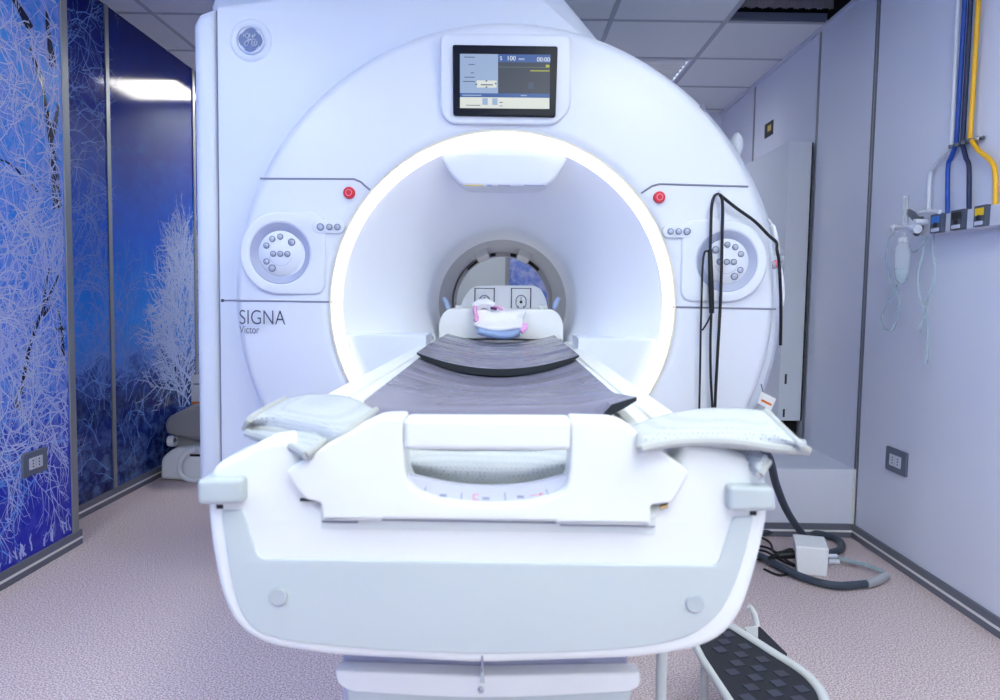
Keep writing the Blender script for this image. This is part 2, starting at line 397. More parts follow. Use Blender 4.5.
# left walls
wn = struct(MB().box((XL - .5, YF - .1, 0), (XL, JOG, ZC)).build('wall_left', M['mural_near'], smooth=False), 'blue frosted branches mural wall panel nearest on the left', 'wall')
wf = struct(MB().box((XLF - .3, JOG, 0), (XLF, YB + .1, ZC)).build('wall_left_far', M['mural_far'], smooth=False), 'dark blue frosted tree mural wall set back on the left', 'wall')
MB().box((XL - .012, JOG - .04, 0), (XL + .006, JOG + .006, ZC)).build('corner_profile', M['alu'], wn, smooth=False, bevel=.003)
MB().box((XLF, JOG, 0), (XL - .012, JOG + .004, ZC)).build('jog_face', M['mural_far'], wn, smooth=False)
for y in (at_x(107, 100, XLF).y, at_x(194.5, 220, XLF).y):
    strip_x('panel_joint', XLF, y, .06, ZC, .035, M['alu'], wf, d=.006, side=1)

# frosted branches printed on the panels
def branch(out, s, z, ang, ln, w, depth, bend, spread, kids, zmin=.1, lim=None, droop=0):
    n = max(3, int(ln / .03)); pts = [(s, z)]; a = ang
    for i in range(n):
        a += random.uniform(-bend, bend) - droop * math.cos(a) * .03
        s += math.cos(a) * ln / n; z += math.sin(a) * ln / n; pts.append((s, z))
        if depth > 0 and i > 0 and random.random() < kids:
            sg = random.choice((-1, 1))
            branch(out, s, z, a + sg * random.uniform(.35, spread), ln * random.uniform(.32, .62) * (1 - .45 * i / n), w * .66, depth - 1, bend, spread, kids, zmin, lim, droop)
    out.append((pts, w))
def ribbons(name, lst, x, m, parent, zc=(.07, ZC - .01), ylim=None, jit=0.0006):
    vs, fs = [], []
    for pts, w in lst:
        N = len(pts); prev = None; dx = random.uniform(0, jit)
        for i, (s, z) in enumerate(pts):
            if not (zc[0] < z < zc[1]) or (ylim and not (ylim[0] < s < ylim[1])): prev = None; continue
            a, b = pts[max(0, i - 1)], pts[min(N - 1, i + 1)]
            tx, tz = b[0] - a[0], b[1] - a[1]; l = math.hypot(tx, tz) or 1
            hw = w * (1 - .75 * i / (N - 1)) / 2
            vs += [(x + dx, s - tz / l * hw, z + tx / l * hw), (x + dx, s + tz / l * hw, z - tx / l * hw)]
            k = len(vs) - 2
            if prev is not None: fs.append((prev, prev + 1, k + 1, k))
            prev = k
    me = bpy.data.meshes.new(name); me.from_pydata(vs, [], fs); me.update()
    o = link(name, me, m, parent); o['kind'] = 'structure'; return o
A, B, K, W = [], [], [], []
def scatter(lst, n, y0, y1, z0, z1, l0, l1, w, d, bend=.34, spread=1.15, kids=.5, a0=0, a1=6.28):
    for i in range(n): branch(lst, random.uniform(y0, y1), random.uniform(z0, z1), random.uniform(a0, a1), random.uniform(l0, l1), w, d, bend, spread, kids)
scatter(B, 150, 2.3, 3.2, .35, 2.55, .2, .5, .010, 3)
scatter(A, 130, 2.5, 3.2, .5, 1.4, .16, .4, .0085, 3)
scatter(A, 80, 2.5, 3.2, 1.3, 2.5, .14, .36, .0075, 3, .4)
scatter(A, 16, 2.6, 3.15, .45, .66, .25, .42, .0078, 3, .22, .9, .5, -2.0, -.6)
scatter(A, 6, 3.0, 3.25, .36, .5, .2, .3, .007, 2, .2, .8, .4, -1.2, .1)
scatter(W, 190, 2.55, 3.2, .5, 2.45, .1, .28, .0065, 2, .45)
scatter(A, 40, .2, 2.5, .4, 2.4, .3, .6, .007, 2)
for i in range(90): branch(A, random.uniform(1.5, 3.33), .06, R(90) + random.uniform(-.4, .4), random.uniform(.04, .1), .014, 1, .3, .8, .5)
branch(K, 3.13, 1.45, R(95), .5, .06, 1, .13, .9, .12); branch(K, 2.83, .66, R(62), .6, .03, 1, .1, .9, .1); branch(K, 3.22, 1.15, R(100), .2, .04, 0, .2, .9, .1)
branch(K, 3.12, 2.02, R(94), .22, .05, 0, .1, .5, 0); branch(K, 2.98, 2.12, R(140), .2, .05, 0, .1, .5, 0); branch(K, 3.14, .8, R(85), .25, .03, 0, .1, .5, 0); branch(K, 3.0, 1.5, R(150), .3, .012, 1, .2, .9, .1); branch(K, 3.1, .95, R(10), .25, .014, 1, .2, .9, .1)
YL = (YF, JOG - .05)
ribbons('printed_trunk', K, XL + .0018, M['frost_k'], wn, ylim=YL)
ribbons('printed_frost', B, XL + .001, M['frost_b'], wn, ylim=YL)
ribbons('printed_frost', A, XL + .002, M['frost_a'], wn, ylim=YL)
ribbons('printed_frost', W, XL + .003, M['frost_w'], wn, ylim=YL)
Cc, D, E = [], [], []
scatter(Cc, 120, 3.25, 3.8, .6, 2.55, .16, .4, .006, 3, .32, 1.0, .5, -.9, 1.2)
scatter(Cc, 44, 3.5, 4.15, .5, 1.1, .2, .4, .006, 3, .25, .9, .5, .2, 2.6)
for i in range(14):      # the frosted tree by the scanner
    zz = .38 + i * .075
    for sgn in (-1, 1):
        for q in range(2): branch(D, 4.85 + random.uniform(-.1, .1), zz, R(90) + sgn * R(random.uniform(15, 60)), (1.45 - zz * .72) * random.uniform(.4, .6), .013, 3, .16, .75, .62)
for i in range(10): branch(D, 4.8 + random.uniform(-.16, .16), random.uniform(.9, 1.15), R(90) + random.uniform(-.4, .4), .5, .012, 3, .14, .7, .6)
scatter(E, 60, 3.4, 5.6, .08, .42, .08, .25, .007, 2, .3, .9, .5, .3, 2.8)
YL2 = (JOG + .01, YB)
ribbons('printed_frost', Cc, XLF + .001, M['frost_c'], wf, ylim=YL2)
ribbons('printed_tree', D, XLF + .001, M['frost_d'], wf, ylim=YL2)
ribbons('printed_shrub', E, XLF + .001, M['frost_c'], wf, ylim=YL2)

# baseboards
def baseboard(name, a, b, nrm, label):
    a, b, nrm = Vector(a), Vector(b), Vector(nrm); up = Vector((0, 0, 1))
    def bar(z0, z1, d): 
        q = [a + up * z0, b + up * z0, b + up * z0 + nrm * d, a + up * z0 + nrm * d]; return MB().prism(q, [p + up * (z1 - z0) for p in q])
    o = struct(bar(0, .066, .012).build(name, M['base_grey'], smooth=False, bevel=.002), label, 'baseboard')
    bar(.027, .037, .0135).build('light_stripe', M['base_light'], o, smooth=False); return o
baseboard('baseboard_right', (XR, YF, 0), (XR, YP, 0), (-1, 0, 0), 'grey baseboard with a light stripe along the right wall')
baseboard('baseboard_left', (XL, YF, 0), (XL, JOG + .02, 0), (1, 0, 0), 'grey baseboard under the near mural panel')
baseboard('baseboard_left_far', (XLF, JOG, 0), (XLF, YB, 0), (1, 0, 0), 'grey baseboard under the far mural panels')
# raised plinth at the right rear
PZ = .326
pl = struct(MB().box((1.05, YP, 0), (XR, YB, PZ)).build('trim_plinth', M['wall'], smooth=False, bevel=.003), 'low pale plinth step in front of the rear cabinet', 'plinth')
MB().box((XR - .014, YP - .006, .0), (XR, YP, PZ + .0)).build('corner_strip', M['base_light'], pl, smooth=False)
baseboard('baseboard_plinth', (1.05, YP, 0), (XR - .014, YP, 0), (0, -1, 0), 'grey baseboard along the foot of the plinth')
# ceiling with its tile grid, lamps and the open tile
gx = [-1.86, -1.255, -.65, -.05, .549, 1.148, XR]; gy = [4.05 - .6 * k for k in range(11)][::-1] + [4.65, 5.25, 5.85]
bm = MB()
def cell(x0, x1, y0, y1): bm.box((x0, y0, ZC), (x1, y1, ZC + .02))
holes = {(1.148, 3.45), (.549, 4.65), (-1.86, 5.25), (-.65, 5.25)}
lamps = {(-1.86, 1.05), (.549, 1.05), (-1.86, -.15), (.549, -.15), (-.65, -1.95), (.549, -1.95), (-.05, -.75)}  # out of view; side pairs and middle one added to light walls and table
XX = [-2.3] + gx[:-1] + [2.0]; YY = [YF - .1] + gy + [YB + .1]
rn = lambda p: (round(p[0], 3), round(p[1], 3))
for i in range(len(XX) - 1):
    for j in range(len(YY) - 1):
        k = rn((XX[i], YY[j]))
        if k in holes or k in lamps: 
            if XX[i] == 1.148: bm.box((XR, YY[j], ZC), (2.0, YY[j + 1], ZC + .02))
            continue
        cell(XX[i], XX[i + 1], YY[j], YY[j + 1])
cl = struct(bm.build('ceiling', M['ceil'], smooth=False), 'suspended ceiling of white mineral tiles', 'ceiling')
g = MB()
for x in gx[:-1]: g.box((x - .012, YF, ZC - .004), (x + .012, YB, ZC + .004))
for y in gy: g.box((-2.07, y - .012, ZC - .003), (XR, y + .012, ZC + .003))
struct(g.build('trim_ceiling', M['grid'], smooth=False), 'grey metal grid bars between the ceiling tiles', 'ceiling grid')
g = MB().box((XR - .02, JOG, ZC - .018), (XR, YB, ZC)); g.build('edge_angle', M['rail_white'], cl, smooth=False)
# open tile: dark void with insulation
ho = struct(MB().box((1.148, 3.45, ZC + .3), (XR, 4.05, ZC + .32)).build('ceiling_opening', M['void'], smooth=False), 'dark opening where one ceiling tile is missing', 'ceiling opening')
for lo, hi in (((1.138, 3.44, ZC + .02), (1.148, 4.06, ZC + .32)), ((1.148, 3.44, ZC + .02), (XR, 3.45, ZC + .32)), ((1.148, 4.05, ZC + .02), (XR, 4.06, ZC + .32)), ((XR - .006, 3.44, ZC), (XR, 4.06, ZC + .32))):
    MB().box(lo, hi).build('opening_side', M['void'], ho, smooth=False)
MB().box((1.165, 4.02, ZC + .006), (XR - .02, 4.055, ZC + .04)).build('opening_bar', M['socket_grey'], ho, smooth=False)
rows = []
for j in range(2):
    rows.append([(1.16 + .515 * i / 240, 3.985 - .008 * math.sin(i * .9), ZC + .05 + .24 * j + (.004 * math.sin(i * .23) if j == 0 else 0)) for i in range(241)])
MB().grid(rows).build('insulation', M['corrug'], ho, solid=.01)

def lamp_panel(x, y, glow, label, group, louvre=False):
    t = thing('ceiling_lamp', label, 'ceiling lamp', (x + .3, y + .3, ZC), group)
    w = .594
    f = MB()
    for lo, hi in (((x + .003, y + .003), (x + w, y + .03)), ((x + .003, y + .573), (x + w, y + .597)), ((x + .003, y + .03), (x + .03, y + .573)), ((x + .57, y + .03), (x + w, y + .573))):
        f.box((lo[0], lo[1], ZC - .003), (hi[0], hi[1], ZC + .06))
    f.build('lamp_frame', M['rail_white'], t, smooth=False)
    MB().box((x + .03, y + .03, ZC + (.05 if louvre else .004)), (x + .57, y + .573, ZC + .06)).build('diffuser', glow, t, smooth=False)
    if louvre:
        for k in range(7):
            yy = y + .06 + k * .08
            MB().hexa([(x + .03, yy, ZC), (x + .57, yy, ZC), (x + .57, yy + .012, ZC), (x + .03, yy + .012, ZC)],
                      [(x + .03, yy - .02, ZC + .045), (x + .57, yy - .02, ZC + .045), (x + .57, yy + .03, ZC + .045), (x + .03, yy + .03, ZC + .045)]).build('louvre', M['steel'], t, smooth=False)
    return t
WHERE = {(-1.86, 1.05): 'lit square ceiling lamp beside the blue mural wall, nearest the scanner', (.549, 1.05): 'lit square ceiling lamp on the gas pipe side, nearest the scanner',
         (-1.86, -.15): 'lit square ceiling lamp beside the mural wall, farther from the scanner', (.549, -.15): 'lit square ceiling lamp on the gas pipe side, farther from the scanner',
         (-.65, -1.95): 'lit square ceiling lamp by the front wall, left one', (.549, -1.95): 'lit square ceiling lamp by the front wall, right one', (-.05, -.75): 'lit square ceiling lamp over the middle of the room'}
for (x, y) in sorted(lamps): lamp_panel(x, y, M['lamp'], WHERE[(x, y)], 'square ceiling lamps')
lamp_panel(-.65, 5.25, M['lamp_rear'], 'lit square ceiling lamp straight behind the scanner bore', 'square ceiling lamps')
lamp_panel(-1.86, 5.25, M['lamp_rear'], 'lit square ceiling lamp behind the scanner, mirrored in the blue mural', 'square ceiling lamps')
lamp_panel(.549, 4.65, M['lamp_louvre'], 'louvred ceiling lamp above the right shoulder of the scanner', 'square ceiling lamps', True)

# ================================================================== SCANNER
ISO = at_y(502.5, 306, 2.58); SX, SZ = ISO.x, ISO.z
Y0 = 2.58
px = lambda n, y: n * y / F_PX
RO, RI = px(171, Y0), px(160.5, Y0)
RD = px(271, 2.62)
sc = thing('mri_scanner', 'large white ring-lit scanner with an open bore and blue-white round front', 'scanner', (SX, 3.3, 0))
# front dome cover
prof = [(RO + .002, Y0 + .01), (RO + .012, Y0 - .004)]
for k in range(1, 13):
    t = k / 12; prof.append((RO + .012 + (RD - .045 - RO - .012) * t, Y0 - .004 + .035 * t ** 2.2))
b0 = prof[-1][1]
for k in range(1, 9):
    a = R(90 * k / 8); prof.append((RD - .045 + .045 * math.sin(a), b0 + .055 * (1 - math.cos(a))))
prof.append((RD + .004, 2.9))
DC = at_y(505, 299, 2.62)
mb = MB().lathe(prof[:2], (SX, 0, SZ), n=160)
# dome centre differs slightly from the ring centre: blend outwards
ctr = lambda t: (SX + (DC.x - SX) * t, 0, SZ + (DC.z - SZ) * t)
rings = []
mb = MB()
for (r, y) in prof:
    t = max(0, min(1, (r - RO) / (RD - RO))); c = ctr(t)
    rings.append([(c[0] + r * math.cos(2 * math.pi * k / 160), y, c[2] + r * math.sin(2 * math.pi * k / 160)) for k in range(161)])
mb.grid(rings)
bmesh.ops.remove_doubles(mb.bm, verts=mb.bm.verts[:], dist=1e-6)
mb.build('front_cover', M['white'], sc, angle=60)
def dome_y(x, z):
    r = math.hypot(x - DC.x, z - DC.z); t = max(0, min(1, (r - RO - .012) / (RD - .045 - RO - .012))); return Y0 - .004 + .035 * t ** 2.2
def on_dome(u, v, off=0):
    p = at_y(u, v, Y0)
    for _ in range(3): p = at_y(u, v, dome_y(p.x, p.z))
    return Vector((p.x, p.y - off, p.z))
# glowing ring and its thin frame
MB().lathe([(RI, Y0 + .012), (RI + .003, Y0 - .004), (RO - .006, Y0 - .006), (RO - .002, Y0 + .012)], (SX, 0, SZ), n=160).build('light_ring', M['ring'], sc, angle=60, label='glowing warm white light ring')
MB().lathe([(RO - .003, Y0 + .01), (RO - .001, Y0 - .010), (RO + .005, Y0 - .010), (RO + .008, Y0 + .01)], (SX, 0, SZ), n=160).build('ring_frame', mat('ring_rim', (222, 216, 200), .4, vary=.02), sc, angle=60)
# flare and bore
fl = [(RI + .003, Y0 + .008), (RI - .006, Y0 + .016)]
RB = .30
for k in range(1, 17):
    t = k / 16; fl.append((RB + (RI - .006 - RB) * (1 - t) ** 1.9, Y0 + .016 + .444 * t))
fl += [(RB, 3.3), (RB - .002, 3.52)]
MB().lathe(fl, (SX, 0, SZ), n=144).build('bore_flare', mat('flare_white', (238, 241, 248), .4, vary=.01, bscale=2), sc, angle=60)
MB().lathe([(RB - .002, 3.52), (RB - .004, 3.56), (RB - .004, 4.5)], (SX, 0, SZ), n=144).build('bore_liner', M['liner'], sc, angle=60)
MB().lathe([(RB + .01, 4.44), (RB - .028, 4.44), (RB - .028, 4.5), (RB + .01, 4.5)], (SX, 0, SZ), n=120).build('end_flange', M['flange'], sc, angle=50, label='grey rim ring at the far end of the bore')
def arcblock(name, a, half, r0, r1, y0, y1, m):
    o1, o2 = [], []
    for k in range(7):
        aa = R(a - half + 2 * half * k / 6); o1.append((SX + r1 * math.cos(aa), SZ + r1 * math.sin(aa)))
    for k in range(7):
        aa = R(a + half - 2 * half * k / 6); o1.append((SX + r0 * math.cos(aa), SZ + r0 * math.sin(aa)))
    return MB().prism([(x, y0, z) for x, z in o1], [(x, y1, z) for x, z in o1]).build(name, m, sc, smooth=False)
for a in (66, 114): arcblock('bore_block', a, 7, RB - .035, RB - .003, 3.9, 4.43, M['liner_light'])
for a in (78, 102): arcblock('flange_slot', a, 3.2, RB - .024, RB - .006, 4.432, 4.445, M['black'])
for a in (50, 130): arcblock('flange_slot', a, 7.5, RB - .024, RB - .006, 4.432, 4.445, M['black'])
for a in (-37, -143):  # added glowing strips, hidden behind the head coil, to brighten the bore
    mbl = MB()
    mbl.grid([[(SX + (RB - .006) * math.cos(R(a + q)), yy, SZ + (RB - .006) * math.sin(R(a + q))) for q in (-3.5, 0, 3.5)] for yy in (3.4, 3.7, 4.0, 4.3)])
    mbl.build('bore_fill', M['bore_fill'], sc, label='slim light strip low on the bore wall')
# lower docking shelf inside the flare
zs = at_y(500, 335, 2.68).z
th = math.asin((zs - SZ) / (RI - .01))
seg = []
for k in range(41):
    a = math.pi - th + (2 * th + math.pi) * k / 40; seg.append((SX + (RI - .012) * math.cos(a), SZ + (RI - .012) * math.sin(a)))
half = .262
lft = [p for p in seg if p[0] < SX - half] 
zb = SZ - math.sqrt((RI - .012) ** 2 - half ** 2)
for sgn in (-1, 1):
    e = math.sqrt((RI - .012) ** 2 - (zs - SZ) ** 2)
    arc = []
    a_end = math.acos(half / (RI - .012)); a_st = -th
    for k in range(21):
        a = a_st + (a_end - a_st) * k / 20; arc.append((SX + sgn * (RI - .004) * math.cos(a), SZ - (RI - .004) * math.sin(a)))
    poly = arc + [(SX + sgn * half, zs)]
    plate('docking_panel', [poly], Y0 + .014, .2, M['white_cool'], sc, bevel=.008)
plate('docking_panel', [[(SX - half - .004, zb + .02), (SX + half + .004, zb + .02), (SX + half + .004, .86), (SX - half - .004, .86)]], Y0 + .06, .38, M['white_cool'], sc)
# hood under the top of the ring
hood = [(at_y(502 + 165 * math.cos(R(a)), 303 - 164 * math.sin(R(a)), Y0 + .012)) for a in range(66, 115, 4)]
hp = [(p.x, p.z) for p in hood]
hp += xz([(441, 158), (452, 176), (463, 186), (545, 186.5), (556, 178), (567, 160)], Y0 + .012)
plate('hood', [fillet(hp, [0] * 13 + [.01, .02, .03, .03, .02, .01])], Y0 + .012, .2, M['white'], sc, bevel=.012, label='white hood with small warning labels along its lower edge')
hd = [o for o in sc.children if o.name.startswith('hood')][0]
for (u0, u1, m) in ((465, 483, 'yellow_print'), (487, 492, 'print_grey'), (498, 510, 'print_grey'), (524, 545, 'print_grey')):
    a, b = at_y(u0, 184.6, Y0 + .01), at_y(u1, 186, Y0 + .01)
    MB().box((a.x, Y0 + .0095, b.z), (b.x, Y0 + .014, a.z)).build('warning_label', M[m], hd, smooth=False)
# side cover (tall flat housing) and rear ring
YS = 2.72
top = [(196, 560), (194.5, 24), (198, 13), (209, 8.5), (219, 7), (262, 1.5), (330, -8), (430, -16), (490, -16), (520, -11), (543, 0), (566, 20), (588, 40), (610, 75), (640, 200), (640, 560)]
tp = xz(top, YS)
tp = [(x, max(z, .335)) for x, z in tp]
xsm = at_y(218.5, 200, YS).x
def cutpoly(poly, xc, keep_left):
    out = []
    for i in range(len(poly)):
        a, b = poly[i], poly[(i + 1) % len(poly)]
        ina, inb = (a[0] <= xc) == keep_left, (b[0] <= xc) == keep_left
        if ina: out.append(a)
        if ina != inb:
            t = (xc - a[0]) / (b[0] - a[0]); out.append((xc, a[1] + (b[1] - a[1]) * t))
    return out
xl = at_y(195, 240, YS).x
tp = [((xl if i in (0, 1) else x), z) for i, (x, z) in enumerate(tp)]
main = cutpoly(tp, xsm + .0015, False); left = cutpoly(tp, xsm - .0015, True)
HOLE = circ(SX, SZ, .66, 96)
plate('housing_front', [main, HOLE], YS, .06, M['white_cool'], sc, bevel=.004)
plate('housing_corner', [left], YS, .5, M['white_cool'], sc, bevel=.03)
plate('housing_gap', [cutpoly(tp, xsm + .02, True)[:0] or [(xsm - .004, .36), (xsm + .004, .36), (xsm + .004, tp[4][1] - .01), (xsm - .004, tp[4][1] - .01)]], YS + .007, .03, M['seam'], sc)
inset = [(xsm - .01 if x < xsm else x, z - .004 if z > 1.5 else z) for x, z in main]
plate('housing_body', [inset, HOLE], YS + .055, 1.7, M['white_cool'], sc, bevel=.03)
# higher rear cover peeping over the housing
rt = xz([(211, 30), (211, 6), (215, -6), (300, -30), (470, -34), (540, -26), (566, 0), (604, 46), (625, 90), (625, 200), (211, 200)], 2.95)
plate('rear_cover', [rt, circ(SX, SZ, .5, 96)] if False else [[(x, max(z, SZ + .62)) for x, z in rt]], 2.95, 1.45, M['white_cool'], sc, bevel=.02)
rc = at_y(508, 306, 2.9); RR = px(270, 2.9)
MB().lathe([(RR - .3, 2.84), (RR - .03, 2.84), (RR - .008, 2.86), (RR, 2.9), (RR, 4.35), (RR - .06, 4.5), (RB + .005, 4.52), (RB + .005, 4.4)], (rc.x, 0, rc.z), n=160).build('magnet_drum', M['white_cool'], sc, angle=40)
MB().box((SX - .8, 2.75, .0), (SX + .8, 4.3, .5)).build('base', M['white_cool'], sc, smooth=False, bevel=.03)
a = at_y(701, 107, 2.84)
MB().box((a.x - .004, 2.83, a.z - .02), (a.x + .012, 2.845, a.z + .006)).build('cover_latch', M['seam'], sc, smooth=False)
q0 = at_y(736.5, 146, 3.1); qd = (q0 - Vector((rc.x, 3.1, rc.z))).normalized()
MB().tube([q0 - qd * .16, q0 - qd * .02], .03, 14).ball(q0, .036, (.75, 1, 1.5)).build('rear_cap', M['cabinet'], sc)
# seams
def seam(pts, r=.0032, dome=True, k=6):
    P = []
    for (u0, v0), (u1, v1) in zip(pts, pts[1:]):
        n = max(2, int(math.hypot(u1 - u0, v1 - v0) / 6))
        for i in range(n):
            t = i / n; P.append(on_dome(u0 + (u1 - u0) * t, v0 + (v1 - v0) * t))
    P.append(on_dome(*pts[-1])); return MB().tube(P, r, 8).build('panel_seam', M['seam'], sc)
seam([(260, 178.5), (354, 179), (361, 182), (370, 190)]); seam([(748, 186.5), (659, 184), (652, 186), (641, 193.5)])
seam([(234, 300.5), (334, 302)]); seam([(776, 309), (672, 307)])
pa, pb = at_y(223, 300.5, YS), at_y(234, 300.5, YS)
MB().tube([pa, pb], .003, 8).build('panel_seam', M['seam'], sc)
MB().ball(at_y(222.5, 300.5, YS), .006).build('cover_screw', M['text'], sc)
# control panels
def console(cu, cv, side):
    c = on_dome(cu, cv); y = c.y - .014; s = px(1, c.y - .014); r = s * 41
    made = []
    run = s * 46
    wing = [(c.x + side * r * math.cos(R(a)), c.z + r * math.sin(R(a))) for a in range(-90, 91, 6)] + [*(fillet([(c.x, c.z + r), (c.x - side * run, c.z + r), (c.x - side * run, c.z - r), (c.x, c.z - r)], [0, .05, .05, 0])[1:-1])]
    p = plate('control_panel', [wing, circ(c.x, c.z, s * 30, 72)], y, .03, M['white'], sc, bevel=.009, seg=5); made.append(p)
    made.append(MB().lathe([(s * 30.6, y + .004), (s * 29.9, y + .001), (s * 29.2, y + .0025), (s * 22.6, y + .011), (s * 22, y + .014)], (c.x, 0, c.z), n=72).build('dial_recess', M['recess'], p, angle=60))
    made.append(MB().lathe([(0, y + .0075), (s * 21.6, y + .0075), (s * 22.6, y + .012)], (c.x, 0, c.z), n=72).build('dial_face', M['white'], p, angle=60))
    made.append(MB().lathe([(s * 11.7, y + .0078), (s * 12, y + .0068), (s * 12.3, y + .0078)], (c.x, 0, c.z), n=48, a0=200, a1=340).build('dial_arc', M['recess'], p))
    B1 = [(-14, -7.5, 3.1), (-8, -14.2, 3.1), (0, -16.5, 3.1), (11.5, -11.2, 3.7), (-7.2, .5, 3.1), (0, .5, 3.1), (7.2, .5, 3.1), (-14, 8.3, 3.1), (-8.2, 14.8, 3.7)]
    for (du, dv, q) in B1:
        x, z = c.x + du * s * (1 if side < 0 else -1), c.z - dv * s
        made.append(MB().lathe([(q * s, y + .0085), (q * s * .98, y + .0045), (q * s * .76, y + .004)], (x, 0, z), n=24).build('button_rim', M['button_rim'], p, angle=60))
        made.append(MB().lathe([(q * s * .77, y + .006), (q * s * .6, y + .0034), (0, y + .003)], (x, 0, z), n=24).build('button', M['button'], p, angle=60))
    q = Vector((c.x, c.y - .002, c.z)) - ORG[sc.name]
    T = Matrix.Translation(q) @ Matrix.Rotation(R(2) * side, 4, 'Z') @ Matrix.Translation(-q)
    for o in made: o.data.transform(T)
    return c
cL = console(281, 253.5, -1); cR = console(726, 261.5, 1)
def pill(u0, u1, v, us):
    a, b = on_dome(u0, v), on_dome(u1, v); y = min(a.y, b.y) - .010; s = px(1, y)
    hh = s * 6.5; zc = (a.z + b.z) / 2
    lp = [(b.x - hh + hh * math.cos(R(t)), zc + hh * math.sin(R(t))) for t in range(-90, 91, 10)] + [(a.x + hh + hh * math.cos(R(t)), zc + hh * math.sin(R(t))) for t in range(90, 271, 10)]
    p = plate('button_strip', [lp], y, .03, M['white'], sc, bevel=.003)
    for (u, q) in us:
        c = at_y(u, v, y)
        MB().lathe([(q * s, y + .002), (q * s * .98, y - .004), (q * s * .74, y - .005)], (c.x, 0, c.z), n=24).build('button_rim', M['button_rim'], p, angle=60)
        MB().lathe([(q * s * .76, y - .004), (q * s * .6, y - .006), (0, y - .0065)], (c.x, 0, c.z), n=24).build('button', M['button'], p, angle=60)
pill(313, 345, 227, [(320.5, 3.7), (329.5, 3.2), (337.5, 3.2)]); pill(662, 694, 231.5, [(670.5, 3.2), (678.5, 3.2), (687, 3.7)])
for (u, v) in ((349.5, 193), (659, 197.5)):
    c = on_dome(u, v); s = px(1, c.y)
    e = MB().lathe([(5.9 * s, c.y + .01), (5.8 * s, c.y - .010), (5.0 * s, c.y - .014), (0, c.y - .015)], (c.x, 0, c.z), n=32).build('stop_button', M['red'], sc, angle=40, label='red round stop button')
    MB().lathe([(2.6 * s, c.y - .0152), (2.9 * s, c.y - .0165), (3.3 * s, c.y - .0152)], (c.x, 0, c.z), n=24).build('stop_mark', mat('stop_mark_pink', (240, 150, 165), .5, vary=.02), e)
# lettering
p = at_y(239.5, 324.0, on_dome(286, 312, .0015).y); p2 = on_dome(285.5, 324.5)
text('model_lettering', 'SIGNA', p, p2.x - p.x, M['text'], sc, thin=-.010, h=px(14.2, p.y))
p = at_y(239.5, 333.2, on_dome(262, 328, .0015).y); p2 = on_dome(259.5, 333.5)
text('model_lettering', 'Victor', p, p2.x - p.x, M['text'], sc, thin=-.006, h=px(7.6, p.y))
# round badge with the monogram
c = at_y(251, 40.5, YS); s = px(1, YS)
MB().lathe([(21 * s, YS + .001), (19 * s, YS - .004), (16 * s, YS - .0045), (14 * s, YS + .001)], (c.x, 0, c.z), n=64).build('badge_surround', M['white_cool'], sc, angle=60)
bd = MB().lathe([(13.6 * s, YS + .002), (13.4 * s, YS - .006), (12.4 * s, YS - .008), (11.8 * s, YS - .006), (0, YS - .006)], (c.x, 0, c.z), n=64).build('badge', M['silver'], sc, angle=40, label='round silver and blue monogram badge')
lob = []
for k in range(72):
    a = 2 * math.pi * k / 72; r = s * (11.2 + .5 * math.cos(4 * a + .5)); lob.append((c.x + r * math.cos(a), c.z + r * math.sin(a)))
plate('badge_field', [lob], YS - .0066, .003, M['badge'], bd)
def curl(pts, r=.55):
    P = catmull([(c.x + x * s, YS - .0072, c.z + z * s) for x, z in pts], 6); MB().tube(P, r * s, 8, flat=.6).build('monogram', M['silver'], bd)
curl([(-1.2, 5.2), (-3.4, 5.8), (-4.4, 3.6), (-2.6, 1.6), (-.6, 3.0), (-.8, 5.4), (-2.0, 1.2), (-1.6, -2.4), (-3.2, -5.6), (-5.4, -5.2), (-5.0, -2.6), (-1.8, -.6), (1.2, .4)], 1.05)
curl([(-4.4, 3.6), (-6.2, 4.6), (-6.6, 2.6)], .6)
curl([(3.8, 5.6), (4.8, 4.6), (3.6, 3.0), (2.2, 4.2), (2.4, 1.0), (1.6, -1.6), (2.0, -4.6), (4.4, -5.6), (6.4, -3.8), (5.8, -1.4), (3.8, -1.6), (3.8, -3.6), (5.0, -3.4)], 1.05)
curl([(1.6, -.2), (3.4, .6), (5.6, .2)], .8)
for k in range(4):
    a = R(45 + 90 * k); x, z = 9.9 * math.cos(a), 9.9 * math.sin(a)
    curl([(x - 2.2 * math.sin(a), z + 2.2 * math.cos(a)), (x * 1.04, z * 1.04), (x + 2.2 * math.sin(a), z - 2.2 * math.cos(a))], .5)
# display
hy = Y0 - .022
hpx = fillet(xz([(440, 33), (571, 34), (571, 108), (556, 124.5), (450, 124), (440, 113)], hy), .025)
dh = plate('display_housing', [hpx], hy, .05, M['white'], sc, bevel=.010)
dy = hy - .012
tb = fillet(xz([(452.5, 44.5), (557.8, 46.2), (555.6, 117), (453.2, 115.2)], dy), .008)
plate('display', [tb], dy, .016, mat('display_glass', (8, 14, 32), .3, spec=.25, vary=.05), dh, bevel=.003, label='black framed display screen')
def sq(name, u0, v0, u1, v1, m, lift=.0008):
    # crop pixel grid of the display (958x700 over 130x95)
    f = lambda u, v: at_y(440 + u / 7.37, 30 + v / 7.37, dy - lift)
    k = lambda u: (u - 140) * .010
    q = [f(u0, v1 + k(u0)), f(u1, v1 + k(u1)), f(u1, v0 + k(u1)), f(u0, v0 + k(u0))]
    MB().quad(q).build(name, M[m], dh, smooth=False)
sq('screen_area', 147, 175, 428, 464, 'scr_blue'); sq('screen_area', 428, 234, 810, 464, 'scr_dark'); sq('screen_bar', 428, 175, 815, 234, 'scr_bar')
sq('screen_bar', 147, 464, 808, 494, 'scr_bar'); sq('screen_area', 147, 494, 806, 575, 'scr_cream')
